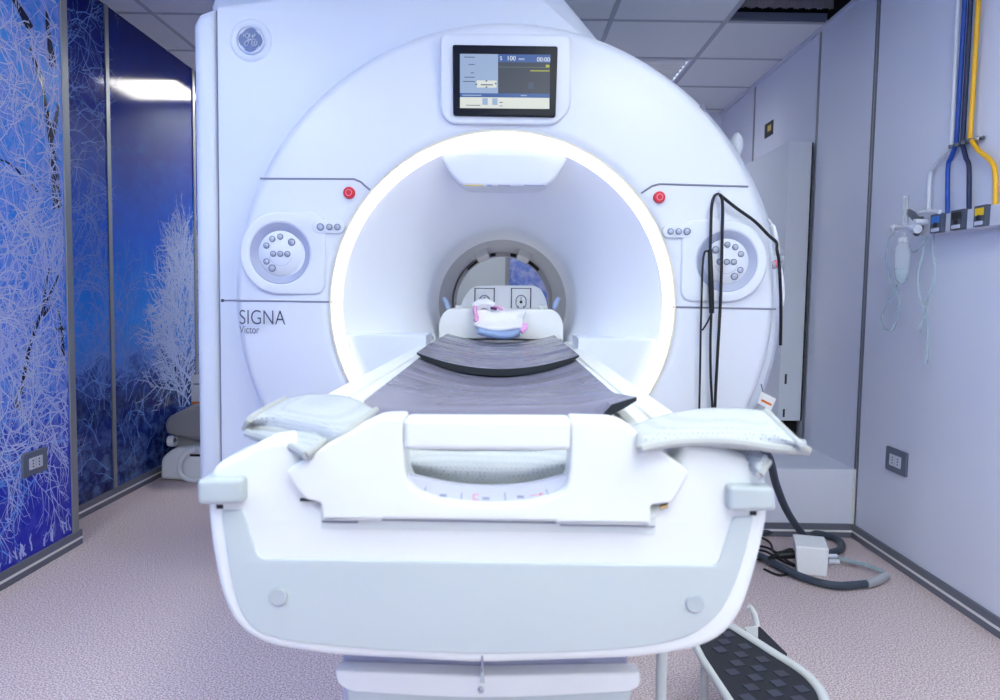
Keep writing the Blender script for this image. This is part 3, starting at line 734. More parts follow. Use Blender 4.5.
for (u0, v0, u1, v1) in ((312, 500, 352, 550), (385, 500, 424, 550)): sq('screen_icon', u0, v0, u1, v1, 'scr_blue', .0011)
for (v, u0, u1) in ((196, 178, 258), (250, 212, 255), (312, 226, 252), (344, 180, 255), (375, 170, 258)): sq('screen_line', u0, v, u1, v + 6, 'scr_ink', .0011)
for (u0, v0, u1, v1) in ((165, 476, 305, 484), (595, 474, 640, 482), (300, 398, 390, 406), (192, 551, 296, 556), (440, 554, 462, 559), (438, 528, 462, 534)): sq('screen_line', u0, v0, u1, v1, 'scr_ink' if v0 != 474 and v0 != 476 else 'scr_blue', .0014)
sq('screen_line', 270, 370, 417, 422, 'scr_cream', .0011)
for (u, v) in ((342, 374), (342, 418), (268, 400), (410, 392)): sq('screen_line', u - 6, v - 5, u + 6, v + 5, 'scr_ink', .0016)
sq('screen_line', 432, 268, 790, 271, 'scr_green', .0012); sq('screen_line', 665, 291, 808, 299, 'scr_yellow', .0012); sq('screen_line', 780, 250, 806, 270, 'scr_yellow', .0012)
sq('screen_line', 650, 380, 690, 428, 'scr_ink', .0012)
def stext(body, u0, u1, v):
    a, b = at_y(440 + u0 / 7.37, 30 + v / 7.37, dy - .0015), at_y(440 + u1 / 7.37, 30 + v / 7.37, dy - .0015)
    text('screen_lettering', body, a, b.x - a.x, M['scr_text'], dh)
stext('S', 442, 457, 222); stext('100', 500, 558, 224); stext('mm', 582, 622, 222); stext('00:00', 714, 810, 232)
# hooks beside the right control panel
hk = on_dome(716, 195)
MB().tube([hk, hk + Vector((0, -.03, 0)), hk + Vector((0, -.034, .012))], .006, 10).build('cable_hook', M['white'], sc)

# ================================================================== PATIENT TABLE
tt = thing('patient_table', 'white wheeled patient table docked in front of the scanner', 'patient table', (-.02, 1.6, 0))
TX = lambda y: -.0296 + .00933 * y
YE = .885
end = [(208, 479), (211, 470), (218, 463), (234, 456), (262, 441), (290, 436), (322, 508), (652, 512), (684, 438), (718, 447), (746, 456), (760, 465), (768, 481), (770, 512),
       (763, 547), (753, 585), (742, 616), (724, 639), (694, 652), (640, 660), (480, 665.5), (330, 657.5), (270, 648.5), (247, 638), (230, 620), (218, 590), (210, 547), (206, 508)]
ep = xz(end, YE)
plate('end_shell', [fillet(ep, [.01] * 5 + [.01, .012, .012, .01] + [.02] * 19, 3)], YE, .16, M['table_white'], tt, bevel=.012, seg=4)
gp = [(221, 510), (226, 548), (231, 582), (240, 612), (253, 631), (290, 642), (380, 650.5), (480, 654.5), (560, 653), (640, 648), (690, 637.5), (720, 615), (735, 586), (745, 555), (754, 516),
      (733, 517), (718, 566), (258, 559), (243, 510)]
plate('end_panel', [fillet(xz(gp, YE - .003), [.004, .03, .03, .02, .02, .02, .02, .02, .02, .02, .02, .02, .03, .03, .004, .004, .01, .01, .004], 3)], YE - .003, .02, M['table_grey'], tt, bevel=.002, label='pale grey U-shaped front panel')
for (u, v) in ((278.5, 596), (694.5, 603)):
    c = at_y(u, v, YE - .003); s = px(1, YE)
    MB().lathe([(9.6 * s, YE + .002), (9.4 * s, YE - .006), (8.4 * s, YE - .007), (0, YE - .0065)], (c.x, 0, c.z), n=40).build('screw_cap', M['cap_grey'], tt, angle=40, label='round grey cap')
# bumpers
for pts in ([(196.5, 480), (243, 478.5), (243.5, 504), (198, 505)], [(728.5, 485.5), (774, 487), (776.5, 511), (728.5, 512)]):
    lp = fillet(xz(pts, .87), .007, 4)
    plate('bumper', [lp], .868, .075, M['bumper_grey'], tt, bevel=.006, label='pale grey corner bumper')
for (u, v) in ((220, 507), (753, 513.5)):
    c = at_y(u, v, YE); MB().box((c.x - .004, YE - .001, c.z - .002), (c.x + .004, YE + .02, c.z + .003)).build('bumper_pin', M['dark_gap'], tt, smooth=False)
c = at_y(482, 662, YE)
MB().box((c.x - .0012, YE - .001, c.z - .012), (c.x + .0012, YE + .05, c.z + .008)).build('shell_seam', M['seam'], tt, smooth=False)
# recess behind the cradle plate
rp = xz([(285, 462), (312, 526.5), (656, 530), (690, 466), (640, 440), (340, 436)], .935)
plate('latch_recess', [[rp[0], rp[1], rp[2], rp[3], *xz([(665, 468), (645, 519), (322, 514), (305, 464)], .935)]], .897, .05, M['table_grey'], tt)
lo, hi = at_y(322, 527.5, .888), at_y(655, 520.5, .888)
MB().box((lo.x, .8835, lo.z), (hi.x, .90, hi.z + .004)).build('latch_gap', mat('latch_pale', (216, 221, 219), .45, vary=.01), tt, smooth=False)
for (u0, u1, v0, v1) in ((322, 358, 520.8, 523), (382, 560, 520.5, 522.8), (560, 655, 525, 527), (300, 321, 498.5, 501.5), (652, 668, 502, 504.5)):
    a, b = at_y(u0, v0, .882), at_y(u1, v1, .882); MB().box((a.x, .8815, b.z), (b.x, .89, a.z)).build('latch_shadow_gap', M['dark_gap'] if u0 in (300, 652) else M['seam'], tt, smooth=False)
a = at_y(660, 508, .882); MB().tube([a, a + Vector((.008, 0, .003))], .0025, 8).build('latch_pin', mat('brass', (190, 160, 110), .35, metal=.7, vary=.05), tt)
# cradle end plate with its window
PY = .868
cp = xz([(285, 472), (330, 442), (374, 420.5), (384, 418.5), (402.5, 418.5), (404, 474), (412, 491), (440, 502), (487, 507), (535, 504), (565, 493), (570, 476), (571.5, 421), (614, 422), (628, 426), (662, 450), (690, 472.5), (683, 487), (672, 503), (651, 505.5), (651, 525.5), (556, 524.5), (556, 521.5), (382, 519), (380, 521), (322, 521), (320.5, 503), (304, 499.5)], PY)
plate('cradle_plate', [fillet(cp, [.006, .02, .006, .006, .004, .01, .01, .012, .02, .02, .012, .01, .004, .006, .006, .02, .006, .01, .005, .004, .003, .001, .001, .001, .001, .002, .004, .005], 3)], PY, .06, M['table_white'], tt, bevel=.004, seg=4)
# handle bar
a, b = at_y(404.5, 433.5, PY + .005), at_y(570.5, 434.5, PY + .005)
sz = px(15.6, PY)
loop = fillet([(a.x, a.z - sz), (b.x, b.z - sz), (b.x, b.z + sz), (a.x, a.z + sz)], .006, 3)
plate('handle_bar', [loop], PY - .002, .045, M['table_white'], tt, bevel=.0065, seg=5)
# label strip at the window sill
ls = xz([(405, 474), (450, 484.5), (487, 488), (530, 485), (571, 474), (571, 497), (535, 508), (487, 511), (440, 507), (405, 496)], PY + .02)
lb = plate('label_strip', [fillet(ls, [.002, .02, .02, .02, .002, .004, .02, .02, .02, .004], 3)], PY + .02, .012, M['panel_lilac'], tt)
def mark(pts, m):
    MB().quad([at_y(u, v, PY + .0195) for u, v in pts]).build('pictogram', M[m], lb, smooth=False)
for u, v, du in ((424.5, 491, 1.5), (461.5, 496.5, .3), (505, 496.5, -.3), (547.5, 493, -1.5)): mark([(u - .6 - du, v + 4), (u + .6 - du, v + 4), (u + .6 + du, v - 4), (u - .6 + du, v - 4)], 'print_grey')
for u, v in ((443, 495.4), (486, 498.4), (520.5, 496.8)): mark([(u - 3.6, v + 1.2), (u + 3.6, v + 1.4), (u + 3.6, v - 1.2), (u - 3.6, v - 1.4)], 'print_grey')
mark([(530, 496), (540, 494.6), (540, 494), (530, 495.2)], 'print_red'); mark([(539, 495.8), (544, 493.6), (539, 492.6), (539.5, 494)], 'print_red')
for q in ([(474, 495), (479, 495), (479, 494.2), (474, 494.2)], [(473, 499.5), (474, 499.5), (474, 494.2), (473, 494.2)], [(474, 500), (479, 500), (479, 499.2), (474, 499.2)]): mark(q, 'print_red')
# rails and cradle deck
RZ = .938
for sgn in (-1, 1):
    profl = [(.30, .80), (.30, .90), (.292, RZ - .004), (.285, RZ), (.244, RZ), (.241, RZ - .005), (.238, RZ - .005), (.235, RZ), (.214, RZ), (.204, RZ - .006), (.20, .90), (.20, .80)]
    y0, y1 = 1.02, 3.0
    A1 = [(TX(y0) + sgn * x, y0, z) for x, z in profl]
    A2 = [(TX(y1) + sgn * x * (.985 if True else 1), y1, z) for x, z in profl]
    MB().prism(A1, A2).build('side_rail', M['table_white'], tt, smooth=False, bevel=.003)
    k = at_y(433 if sgn < 0 else 573.5, 338, 2.97)
    MB().tube([(k.x, 2.97, RZ - .02), (k.x, 2.97, RZ + .012), (k.x + sgn * .012, 2.97, RZ + .022)], .006, 8).build('rail_knob', M['cap_grey'], tt)
rows = []
def deck_z(y, x): 
    return .925 - .052 * max(0, 1 - (x / .2) ** 2) * min(1, max(0, (y - 1.0) / .8))
for j in range(25):
    y = 1.0 + 3.2 * j / 24; rows.append([(TX(y) + (-.205 + .41 * i / 16), y, deck_z(y, -.205 + .41 * i / 16)) for i in range(17)])
MB().grid(rows).build('cradle_deck', M['table_white'], tt, solid=.02)
# body under the rails and the pedestal
def sect(y, w, z0, z1, n=24):
    pts = []
    for k in range(n):
        a = 2 * math.pi * k / n; ca, sa = math.cos(a), math.sin(a)
        pts.append((TX(y) + w * math.copysign(abs(ca) ** .45, ca), y, (z0 + z1) / 2 + (z1 - z0) / 2 * math.copysign(abs(sa) ** .45, sa)))
    return pts
S_ = [sect(1.03, .325, .70, .905), sect(1.3, .32, .68, .90), sect(2.0, .30, .66, .89), sect(2.55, .27, .66, .88)]
mb = MB(); mb.grid([s + [s[0]] for s in S_]); bmesh.ops.remove_doubles(mb.bm, verts=mb.bm.verts[:], dist=1e-6)
mb.bm.faces.new([v for v in mb.bm.verts if abs(v.co.y - 1.03) < 1e-5]) if False else None
mb.build('body', M['table_white'], tt)
MB().hexa([(-.205, 1.0, .0), (.175, 1.0, .0), (.175, 2.45, .0), (-.205, 2.45, .0)], [(-.212, .99, .72), (.182, .99, .72), (.182, 2.45, .72), (-.212, 2.45, .72)]).build('pedestal', mat('pedestal_lilac', (176, 178, 200), .45, vary=.02), tt, smooth=False, bevel=.01)
pc = fillet(xz([(335, 671), (482, 676), (640, 673), (641, 686), (630, 692), (482, 700), (350, 692), (337, 684)], .96), [.003, .002, .003, .01, .01, .1, .01, .01], 4)
plate('pedestal_cover', [pc], .96, .03, M['table_white'], tt, bevel=.003)
pc2 = xz([(346, 690), (632, 691), (618, 760), (360, 760)], .972)
plate('pedestal_skirt', [pc2], .972, .03, M['table_grey'], tt, bevel=.003)
c = at_y(481, 690.5, .957); s = px(1, .957)
MB().lathe([(3.2 * s, .962), (3.1 * s, .956), (1.6 * s, .9545), (0, .956)], (c.x, 0, c.z), n=24).build('cover_screw', M['steel'], tt, angle=40)
c = at_y(482, 675, .957); MB().hexa([(c.x - .003, .955, c.z - .01), (c.x + .004, .955, c.z - .01), (c.x + .004, .962, c.z - .01), (c.x - .003, .962, c.z - .01)], [(c.x - .001, .955, c.z + .016), (c.x + .001, .955, c.z + .016), (c.x + .001, .985, c.z + .016), (c.x - .001, .985, c.z + .016)]).build('cover_clip', M['table_grey'], tt, smooth=False)
MB().box((-.28, 1.0, .0), (.25, 2.3, .09)).build('foot_base', M['table_grey'], tt, smooth=False, bevel=.02)
# legs of the undercarriage on the right
a, b = at_z(645, 672, .5), at_z(660, 700, .42)
pq = at_z(661, 690, .25); MB().tube([(pq.x - .06, pq.y, .60), (pq.x, pq.y, .40)], .010, 10).build('leg_brace', M['tube_white'], tt)
MB().box((.0, pq.y - .03, .0), (pq.x + .02, pq.y + .03, .03)).build('leg_foot', M['table_grey'], tt, smooth=False, bevel=.006)

# ------------------------------------------------------------------ mattresses
def mattress(name, y0, y1, hw0, hw1, lift, sag, thick, label, edge_curl=None, ny=40, nl=.12):
    rows = []
    for j in range(ny + 1):
        y = y0 + (y1 - y0) * j / ny; hw = hw0 + (hw1 - hw0) * j / ny; r = []
        for i in range(25):
            s = -1 + 2 * i / 24; z = lift(y) - sag(y) * (1 - s * s)
            if edge_curl: z += edge_curl(y, s)
            r.append((TX(y) + s * hw * (1 if s > 0 else 1 - nl * max(0, 1 - (y - 1.05) / 1.2)), y, z))
        rows.append(r)
    mb = MB().grid(rows); lower = [[(p[0], p[1], p[2] - thick * (1 - .75 * abs(-1 + i / 12) ** 5)) for i, p in enumerate(r)] for r in rows]
    mb.grid(lower)
    for (a, b) in ((rows[0], lower[0]), (rows[-1], lower[-1]), ([r[0] for r in rows], [r[0] for r in lower]), ([r[-1] for r in rows], [r[-1] for r in lower])): mb.grid([a, b], 1)
    bmesh.ops.remove_doubles(mb.bm, verts=mb.bm.verts[:], dist=1e-6)
    return tag(mb.build(name, [M['vinyl'], M['pad_dark']], angle=50), label, 'mattress')
def curl(y, s):
    return (.022 * max(0, s - .66) / .34 * max(0, 1 - (y - 1.06) / .22) + .034 * max(0, (1.13 - y) / .08) ** 2 * min(1, (s - .66) / .16)) if s > .66 and y < 1.28 else 0
mattress('mattress', 1.05, 2.75, .212, .205, lambda y: .951 - .034 * max(0, (1.13 - y) / .08) ** 2, lambda y: .047 * min(1, max(0, (y - 1.05) / .7)), .022, 'long grey vinyl mattress lying on the patient table', curl)
mattress('folded_pad', 1.93, 2.98, .213, .212, lambda y: .966, lambda y: .033 + .006 * max(0, (2.2 - y) / .27), .018, 'smaller grey vinyl pad with a black underside, laid over the mattress head')

# ------------------------------------------------------------------ mesh straps
def strap(name, patches, label, thick=.009):
    t = thing(name, label, 'strap', patches[0][0][0])
    ORG[t.name] = Vector(patches[0][0][0])
    for i, rows in enumerate(patches):
        g = patch(rows, 8)
        MB().grid(g).build('mesh_layer', M['mesh'], t, solid=thick)
        MB().tube(g[0], thick * .62, 8).build('edge_binding', M['mesh_edge'], t)
        MB().tube([r[-1] for r in g], thick * .5, 8).build('edge_binding', M['mesh_edge'], t)
        MB().tube([r[0] for r in g], thick * .5, 8).build('edge_binding', M['mesh_edge'], t)
    return t
Z = lambda lst: [at_z(u, v, z) for u, v, z in lst]
strap('mesh_strap', [
    [Z([(245, 428, .932), (270, 431, .934), (300, 437, .934), (327, 444, .932)]), Z([(253, 417, .950), (285, 411, .958), (325, 418, .958), (350, 430, .950)]), Z([(285, 399, .950), (315, 394, .962), (350, 397, .962), (376, 410, .956)])],
    [Z([(247, 433, .930), (270, 439, .930), (292, 447, .928), (306, 455, .925)]), Z([(256, 422, .94), (285, 420, .945), (310, 428, .945), (325, 440, .938)])]],
    'white mesh strap folded over the left edge of the table')
strap('mesh_strap', [
    [Z([(640, 449, .94), (672, 443, .945), (702, 441.5, .945), (738, 443, .945), (772, 448, .94), (809, 451, .938)]), Z([(640, 436, .952), (670, 428, .958), (703, 425, .96), (738, 425, .96), (768, 428, .96), (795, 440, .950)]), Z([(628, 427, .952), (662, 415, .962), (700, 408.5, .966), (730, 407.5, .966), (752, 409, .966), (766, 411, .962)])],
    [Z([(690, 455, .918), (715, 451, .922), (745, 460, .918), (760, 475, .908)]), Z([(680, 446, .925), (705, 443, .93), (742, 448, .93), (769, 461, .922)])]],
    'white mesh strap hanging over the right edge of the table')
Yp = lambda lst: [at_y(u, v, y) for u, v, y in lst]
strap('mesh_strap', [
    [Yp([(405, 474, .965), (450, 484, .955), (487, 487, .95), (530, 484, .955), (571, 475, .965)]), Yp([(404, 462, .95), (450, 470, .945), (487, 472, .94), (530, 470, .945), (572, 462, .95)]), Yp([(402, 452, .985), (450, 456, .98), (487, 457, .975), (530, 456, .98), (574, 452, .985)]), Yp([(402, 444, 1.02), (450, 446, 1.02), (487, 446, 1.02), (530, 446, 1.02), (574, 444, 1.02)])],
    [Yp([(405, 479, .975), (450, 488, .965), (487, 491, .96), (530, 487, .965), (571, 478, .975)]), Yp([(405, 474, .985), (450, 482, .975), (487, 485, .97), (530, 480, .975), (571, 472, .985)])]],
    'white mesh strap folded behind the window of the table end')

# ------------------------------------------------------------------ headrest, connector box, towel
HY = 3.02
hr = thing('head_coil', 'white head coil base with raised connector panel at the bore mouth', 'coil', (0, 3.2, .95))
hpts = fillet(xz([(438.5, 340), (438.5, 322), (443, 313), (449, 308.5), (553, 309.5), (559, 314), (563.5, 323), (563.5, 341)], HY), [.001, .03, .02, .02, .02, .02, .03, .001])
plate('coil_base', [hpts], HY, .30, M['coil_white'], hr, bevel=.008)
cpn = fillet(xz([(459, 312), (463, 299), (470, 289), (477, 285.5), (534, 285.5), (541, 289), (546, 299), (548.5, 312)], 3.3), [.001, .02, .02, .02, .02, .02, .02, .001])
cpl = plate('connector_panel', [cpn], 3.3, .05, M['coil_white'], hr, bevel=.004)
for u0, u1 in ((474.5, 494.5), (511, 531)):
    y = 3.2985
    for (a, b, c2, d) in ((u0, 288, u1, 289), (u0, 288, u0 + .7, 312), (u1 - .7, 288, u1, 312)):
        p, q = at_y(a, b, y), at_y(c2, d, y); MB().box((p.x, y - .001, q.z), (q.x, y + .003, p.z)).build('port_outline', M['text'], cpl, smooth=False)
    uc = (u0 + u1) / 2; ctr_ = at_y(uc, 302, y); s = px(1, y)
    ring = [(ctr_.x + s * 5 * math.cos(R(a)), y - .001, ctr_.z + s * (1.6 + 5 * math.sin(R(a)))) for a in range(0, 181, 15)] + [(ctr_.x + s * 5 * math.cos(R(a)), y - .001, ctr_.z + s * (-1.6 + 5 * math.sin(R(a)))) for a in range(180, 361, 15)]
    MB().tube(ring, s * .55, 8, closed=True).build('port_ring', M['print_grey'], cpl)
    for dx, dz, r in ((0, 0, 1.5), (0, 4.2, .6), (-2.8, -4.4, .6), (2.8, -4.4, .6), (0, 2.4, .5)):
        MB().ball((ctr_.x + dx * s, y - .001, ctr_.z + dz * s), r * s, (1, .5, 1), 10).build('port_pin', M['black'], cpl)
for u in (458.5, 542):
    p = at_y(u, 309, 3.06); MB().box((p.x - .012, 3.05, p.z - .01), (p.x + .012, 3.08, p.z + .016)).build('coil_lug', M['table_white'], hr, smooth=False, bevel=.004)
for u, sgn in ((446.5, -1), (556, 1)):
    p0, p1, p2 = at_y(u + 2 * -sgn, 309, 3.08), at_y(u, 303, 3.08), at_y(u + 3 * sgn, 297.5, 3.08)
    MB().tube([p0, p1, p2], [.015, .018, .012], 12, flat=.6).build('coil_clip', M['clip_blue'], hr, label='pale blue release clip')
bp_ = catmull(Yp([(478, 330, 2.93), (490, 333.5, 2.91), (505, 335, 2.90), (519, 331, 2.92)]), 6)
rows = patch([Yp([(478, 330, 2.9), (492, 334, 2.88), (507, 336, 2.88), (520, 332, 2.9)]), Yp([(478, 327, 2.93), (492, 329, 2.91), (507, 330, 2.91), (520, 327, 2.93)]), Yp([(478, 324, 2.99), (492, 325, 2.98), (507, 326, 2.98), (520, 324, 2.99)])], 5)
tag(MB().grid(rows).build('blue_cushion', M['blue_pad'], solid=.02), 'small pale blue cushion under the white and pink towel', 'cushion')
tw = thing('towel', 'crumpled white and pink cloth on the head coil', 'towel', at_y(500, 318, 3.0))
rows = patch([Yp([(474, 325, 2.95), (485, 327, 2.90), (500, 328.5, 2.89), (514, 327, 2.90), (527, 327, 2.94)]), Yp([(474, 318, 2.99), (485, 321, 2.95), (500, 321, 2.95), (514, 320, 2.95), (524, 321, 2.98)]),
              Yp([(474, 310, 3.0), (485, 311, 2.98), (500, 312, 2.98), (514, 311, 2.98), (526, 311, 3.0)]), Yp([(475, 306, 3.04), (485, 307, 3.05), (500, 309, 3.05), (514, 308.5, 3.06), (526, 309, 3.06)])], 5)
MB().grid(rows).build('cloth_sheet', M['towel'], tw, solid=.012)
def blob(name, m, pts, r):
    MB().tube(catmull(Yp(pts), 5), r, 12, flat=.8).build(name, m, tw)
blob('cloth_roll', M['towel'], [(474, 308, 3.0), (480, 304, 3.0), (487, 303.5, 3.0), (493, 307, 3.0)], .024)
blob('pink_hem', M['pink'], [(475.5, 306, 2.975), (475, 312, 2.97), (476.5, 318, 2.965), (475, 321, 2.96)], .010)
blob('pink_hem', M['pink'], [(491, 305, 2.99), (497, 307, 2.99), (503, 309, 3.0)], .006)
blob('dark_hem', M['plum'], [(490.5, 308, 2.97), (494, 308.5, 2.97), (496, 309, 2.975)], .007)
blob('pink_hem', M['pink'], [(525, 324, 2.93), (525, 328, 2.92), (521, 332, 2.91)], .010)

# ------------------------------------------------------------------ cables on the scanner
def cab(name, pts, r, label, y=None, cat='cable', flat=1, m='cable', extra=()):
    P = catmull([on_dome(u, v, .03) if y is None else at_y(u, v, y) for u, v in pts], 8)
    o = MB().tube(P, r, 10, flat=flat).build(name, M[m]); return tag(o, label, cat)
h0 = on_dome(716, 195, .036)
t = thing('bulb_cord', 'black cord with a long dark handgrip hanging from the scanner hook', 'cord', (h0.x, h0.y, .9))
MB().tube(catmull([on_dome(u, v, .03) for u, v in ((716, 194.5), (711.5, 198), (709, 210), (708.3, 235), (707.5, 255))], 8), .0075, 10, flat=.6).build('cord', M['cable'], t)
MB().tube([on_dome(707.5, 250, .03), on_dome(708.5, 285, .032), on_dome(709.2, 313, .03)], [.0075, .0095, .009], 12).build('handgrip', M['black'], t)
MB().tube(catmull([on_dome(u, v, .03) for u, v in ((709, 312), (708, 340), (708.3, 375), (710, 407), (711, 440))], 8), .0045, 8).build('cord', M['cable'], t)
t = thing('flat_strap', 'black flat strap hanging beside the handgrip cord on the scanner', 'strap', (h0.x - .04, h0.y, .9))
MB().tube(catmull([on_dome(u, v, .027) for u, v in ((707, 252), (702.5, 253), (700.5, 268), (699.5, 300), (698.8, 325))], 8), .0055, 10, flat=.6).build('strap_upper', M['cable'], t)
MB().tube(catmull([on_dome(u, v, .027) for u, v in ((698.8, 322), (698.2, 360), (697.3, 408), (697, 440))], 8), .008, 10, flat=.4).build('strap_lower', M['cable'], t)
MB().tube(catmull([on_dome(u, v, .03) for u, v in ((708.5, 314), (705, 322), (700, 330))], 6), .003, 8).build('strap_link', M['cable'], t)
cab('hanging_cable', ((717, 195), (720, 206), (719.3, 250), (718, 300), (715, 355), (712.5, 407), (712, 440)), .0052, 'thin black cable crossing the right control panel straight down')
P = [on_dome(u, v, .026) for u, v in ((716.5, 195), (734, 209), (752, 222), (766, 236), (773.5, 243))]
P += [at_y(777, 250, 2.55), at_y(779, 262, 2.58), at_y(780.3, 285, 2.62), at_y(781, 310, 2.64), at_y(780.5, 345, 2.68)]
tag(MB().tube(catmull(P, 8), .0055, 10).build('hanging_cable', M['cable']), 'black cable slanting right from the hook over the scanner edge', 'cable')
# white hand-held unit on the scanner flank
t = thing('cable_bracket', 'white plastic cable bracket on the right flank of the scanner', 'bracket', at_y(777, 300, 2.72))
MB().tube(catmull([at_y(u, v, 2.7) for u, v in ((768, 219), (772, 226), (775.5, 240), (777, 255))], 6), [.008] * 6 + [.016] * 13, 10, flat=.6).build('upper_arm', M['acc_white'], t)
MB().tube(catmull([at_y(u, v, 2.72) for u, v in ((777, 262), (781, 275), (782.5, 292), (781, 306))], 6), .013, 10, flat=.6).build('lower_arm', M['acc_white'], t)
for u, v, m in ((773.5, 265, 'hose_grey'), (775.5, 264, 'print_red'), (781, 259, 'hose_grey')):
    MB().ball(at_y(u, v, 2.69), .011, (1, 1, 1.4), 12).build('bracket_clip', M[m], t)
# warning tag
t = thing('warning_tag', 'small white tag with an orange line behind the right mesh strap', 'tag', at_y(768, 401, 2.75))
q = [(761, 391.5), (776, 399), (771, 410.5), (757.5, 403)]
MB().prism([at_y(u, v, 2.75) for u, v in q], [at_y(u, v, 2.752) for u, v in q]).build('tag_card', M['paper'], t, smooth=False)
q = [(762, 399), (772, 404), (771.2, 406), (761, 401)]
MB().prism([at_y(u, v, 2.748) for u, v in q], [at_y(u, v, 2.7505) for u, v in q]).build('tag_stripe', M['orange'], t, smooth=False)
MB().tube([at_y(763, 392, 2.751), at_y(761, 384, 2.76)], .002, 6).build('tag_string', M['socket_grey'], t)

# ================================================================== RIGHT SIDE
# tall cabinet on the plinth
CY = 4.15
a, b = at_y(782.5, 141, CY), at_y(809, 421, CY)
x0, x1 = at_y(782.5, 300, CY).x, XR - .016
cb = thing('tall_cabinet', 'tall pale grey cabinet standing on the plinth behind the scanner', 'cabinet', ((x0 + XR) / 2, 4.6, PZ))
MB().box((x0, CY, b.z), (x1, 5.5, a.z)).build('cabinet_body', M['cabinet'], cb, smooth=False, bevel=.004)
MB().box((x0 + .012, CY + .05, PZ), (x1, 5.45, b.z)).build('under_cabinet_dark', M['void'], cb, smooth=False)  # black block stands in for the dark gap under the cabinet
MB().box((x1, CY + .01, b.z), (XR - .006, 5.5, a.z - .004)).build('filler_gap', M['dark_gap'], cb, smooth=False)
for (u, v0, v1) in ((785.5, 374, 384), (783.5, 409, 417)):
    p, q = at_y(u - .6, v0, CY), at_y(u + .6, v1, CY); MB().box((p.x, CY - .003, q.z), (q.x + .002, CY + .002, p.z)).build('cabinet_slot', M['dark_gap'], cb, smooth=False)
# wall sticker
p, q = at_x(765.5, 122.5, XR), at_x(773, 136, XR); p.z = at_x(769, 122.5, XR).z; q.z = at_x(769, 136.5, XR).z
t = thing('wall_sticker', 'small dark and yellow sticker high on the right wall', 'sticker', (XR, p.y, q.z))
y0, y1 = min(p.y, q.y), max(p.y, q.y)
MB().box((XR - .004, y0, q.z), (XR, y1, p.z)).build('sticker_plate', M['sticker'], t, smooth=False)
MB().box((XR - .0055, y0 + (y1 - y0) * .2, q.z + (p.z - q.z) * .35), (XR - .003, y0 + (y1 - y0) * .6, q.z + (p.z - q.z) * .75)).build('sticker_mark', M['yellow_print'], t, smooth=False)

def outlet(X, u0, v0, u1, v1, side, label):
    p, q = at_x(u0, v0, X), at_x(u1, v1, X); y0, y1 = sorted((p.y, q.y)); zc = (p.z + q.z) / 2
    w = y1 - y0; h = min(w * .62, .11); ax = 'x-' if side < 0 else 'x+'
    t = thing('wall_outlet', label, 'outlet', (X, (y0 + y1) / 2, zc - h / 2)); dx = side * .012
    R4 = lambda a, b, c, d: [(a, c), (b, c), (b, d), (a, d)]
    plate('outlet_frame', [fillet(R4(y0, y1, zc - h / 2, zc + h / 2), .008)], X + dx, .012, M['socket_grey'], t, bevel=.003, axis=ax)
    yy0, yy1 = y0 + w * .22, y1 - w * .22
    plate('outlet_insert', [fillet(R4(yy0, yy1, zc - h * .24, zc + h * .24), .003)], X + dx * 1.15, .01, M['socket_white'], t, bevel=.001, axis=ax)
    for k in (.27, .73):
        yc = yy0 + (yy1 - yy0) * k
        for dz in (-.012, 0, .012):
            MB().lathe([(.0035, X + dx * 1.0), (.0035, X + dx * 1.2), (0, X + dx * 1.2)], (0, yc, zc + dz), axis='x', n=12).build('outlet_hole', M['dark_gap'], t)
    MB().box((min(X + dx * 1.1, X + dx * 1.2), (yy0 + yy1) / 2 - .001, zc - h * .24), (max(X + dx * 1.1, X + dx * 1.2), (yy0 + yy1) / 2 + .001, zc + h * .24)).build('outlet_split', M['cap_grey'], t, smooth=False)
outlet(XL, 20, 450, 45, 474, 1, 'grey framed double outlet on the blue mural wall')
outlet(XR, 888.5, 449, 908, 474, -1, 'grey framed double outlet on the right wall')

# gas pipes
OFF = .022
def wp(u, v, off=OFF): return at_x(u, v, XR - off)
def pipe(pts, m, label):
    P = [wp(u, v) for u, v in pts]; up = Vector((P[0].x, P[0].y, ZC - .001)); P = [up] + P[1:]
    Q = [P[0], P[1] + Vector((0, 0, .03))] + catmull(P[1:], 6)
    return tag(MB().tube(Q, .0085, 12).build('gas_pipe', M[m]), label, 'pipe', 'gas pipes on the right wall')
pipe([(957, 0), (951.5, 146), (934, 166), (929.5, 178), (928.5, 212)], 'pipe_white', 'white gas pipe, leftmost on the right wall')
pipe([(965, 0), (956.5, 144), (951, 158), (948, 168), (947.5, 214)], 'pipe_blue', 'bright blue gas pipe on the right wall')
pipe([(971, 0), (962.5, 144), (966, 158), (969, 168), (969, 209)], 'pipe_navy', 'dark navy gas pipe on the right wall')
pipe([(979, 0), (970, 138), (978, 150), (990, 160), (995, 172), (995.5, 207)], 'pipe_yellow', 'yellow gas pipe, rightmost on the right wall')
a, b = wp(952, 147, .018), wp(976, 136.5, .018)
br = thing('pipe_clamp', 'dark pipe clamp bar holding the four gas pipes', 'clamp', (XR, (a.y + b.y) / 2, a.z))
MB().tube([(XR - .010, a.y, a.z), (XR - .010, b.y - .03, a.z)], .006, 8).build('clamp_bar', M['charcoal'], br)
for u in (952, 957, 963, 970.5): 
    p = wp(u, 145, OFF); MB().tube([(p.x, p.y, a.z - .006), (p.x, p.y, a.z + .006)], .0115, 12).build('clamp_ring', M['charcoal'], br)
p = wp(975.5, 137); MB().ball((XR - .012, p.y, a.z), .010).build('clamp_bolt', M['steel'], br)
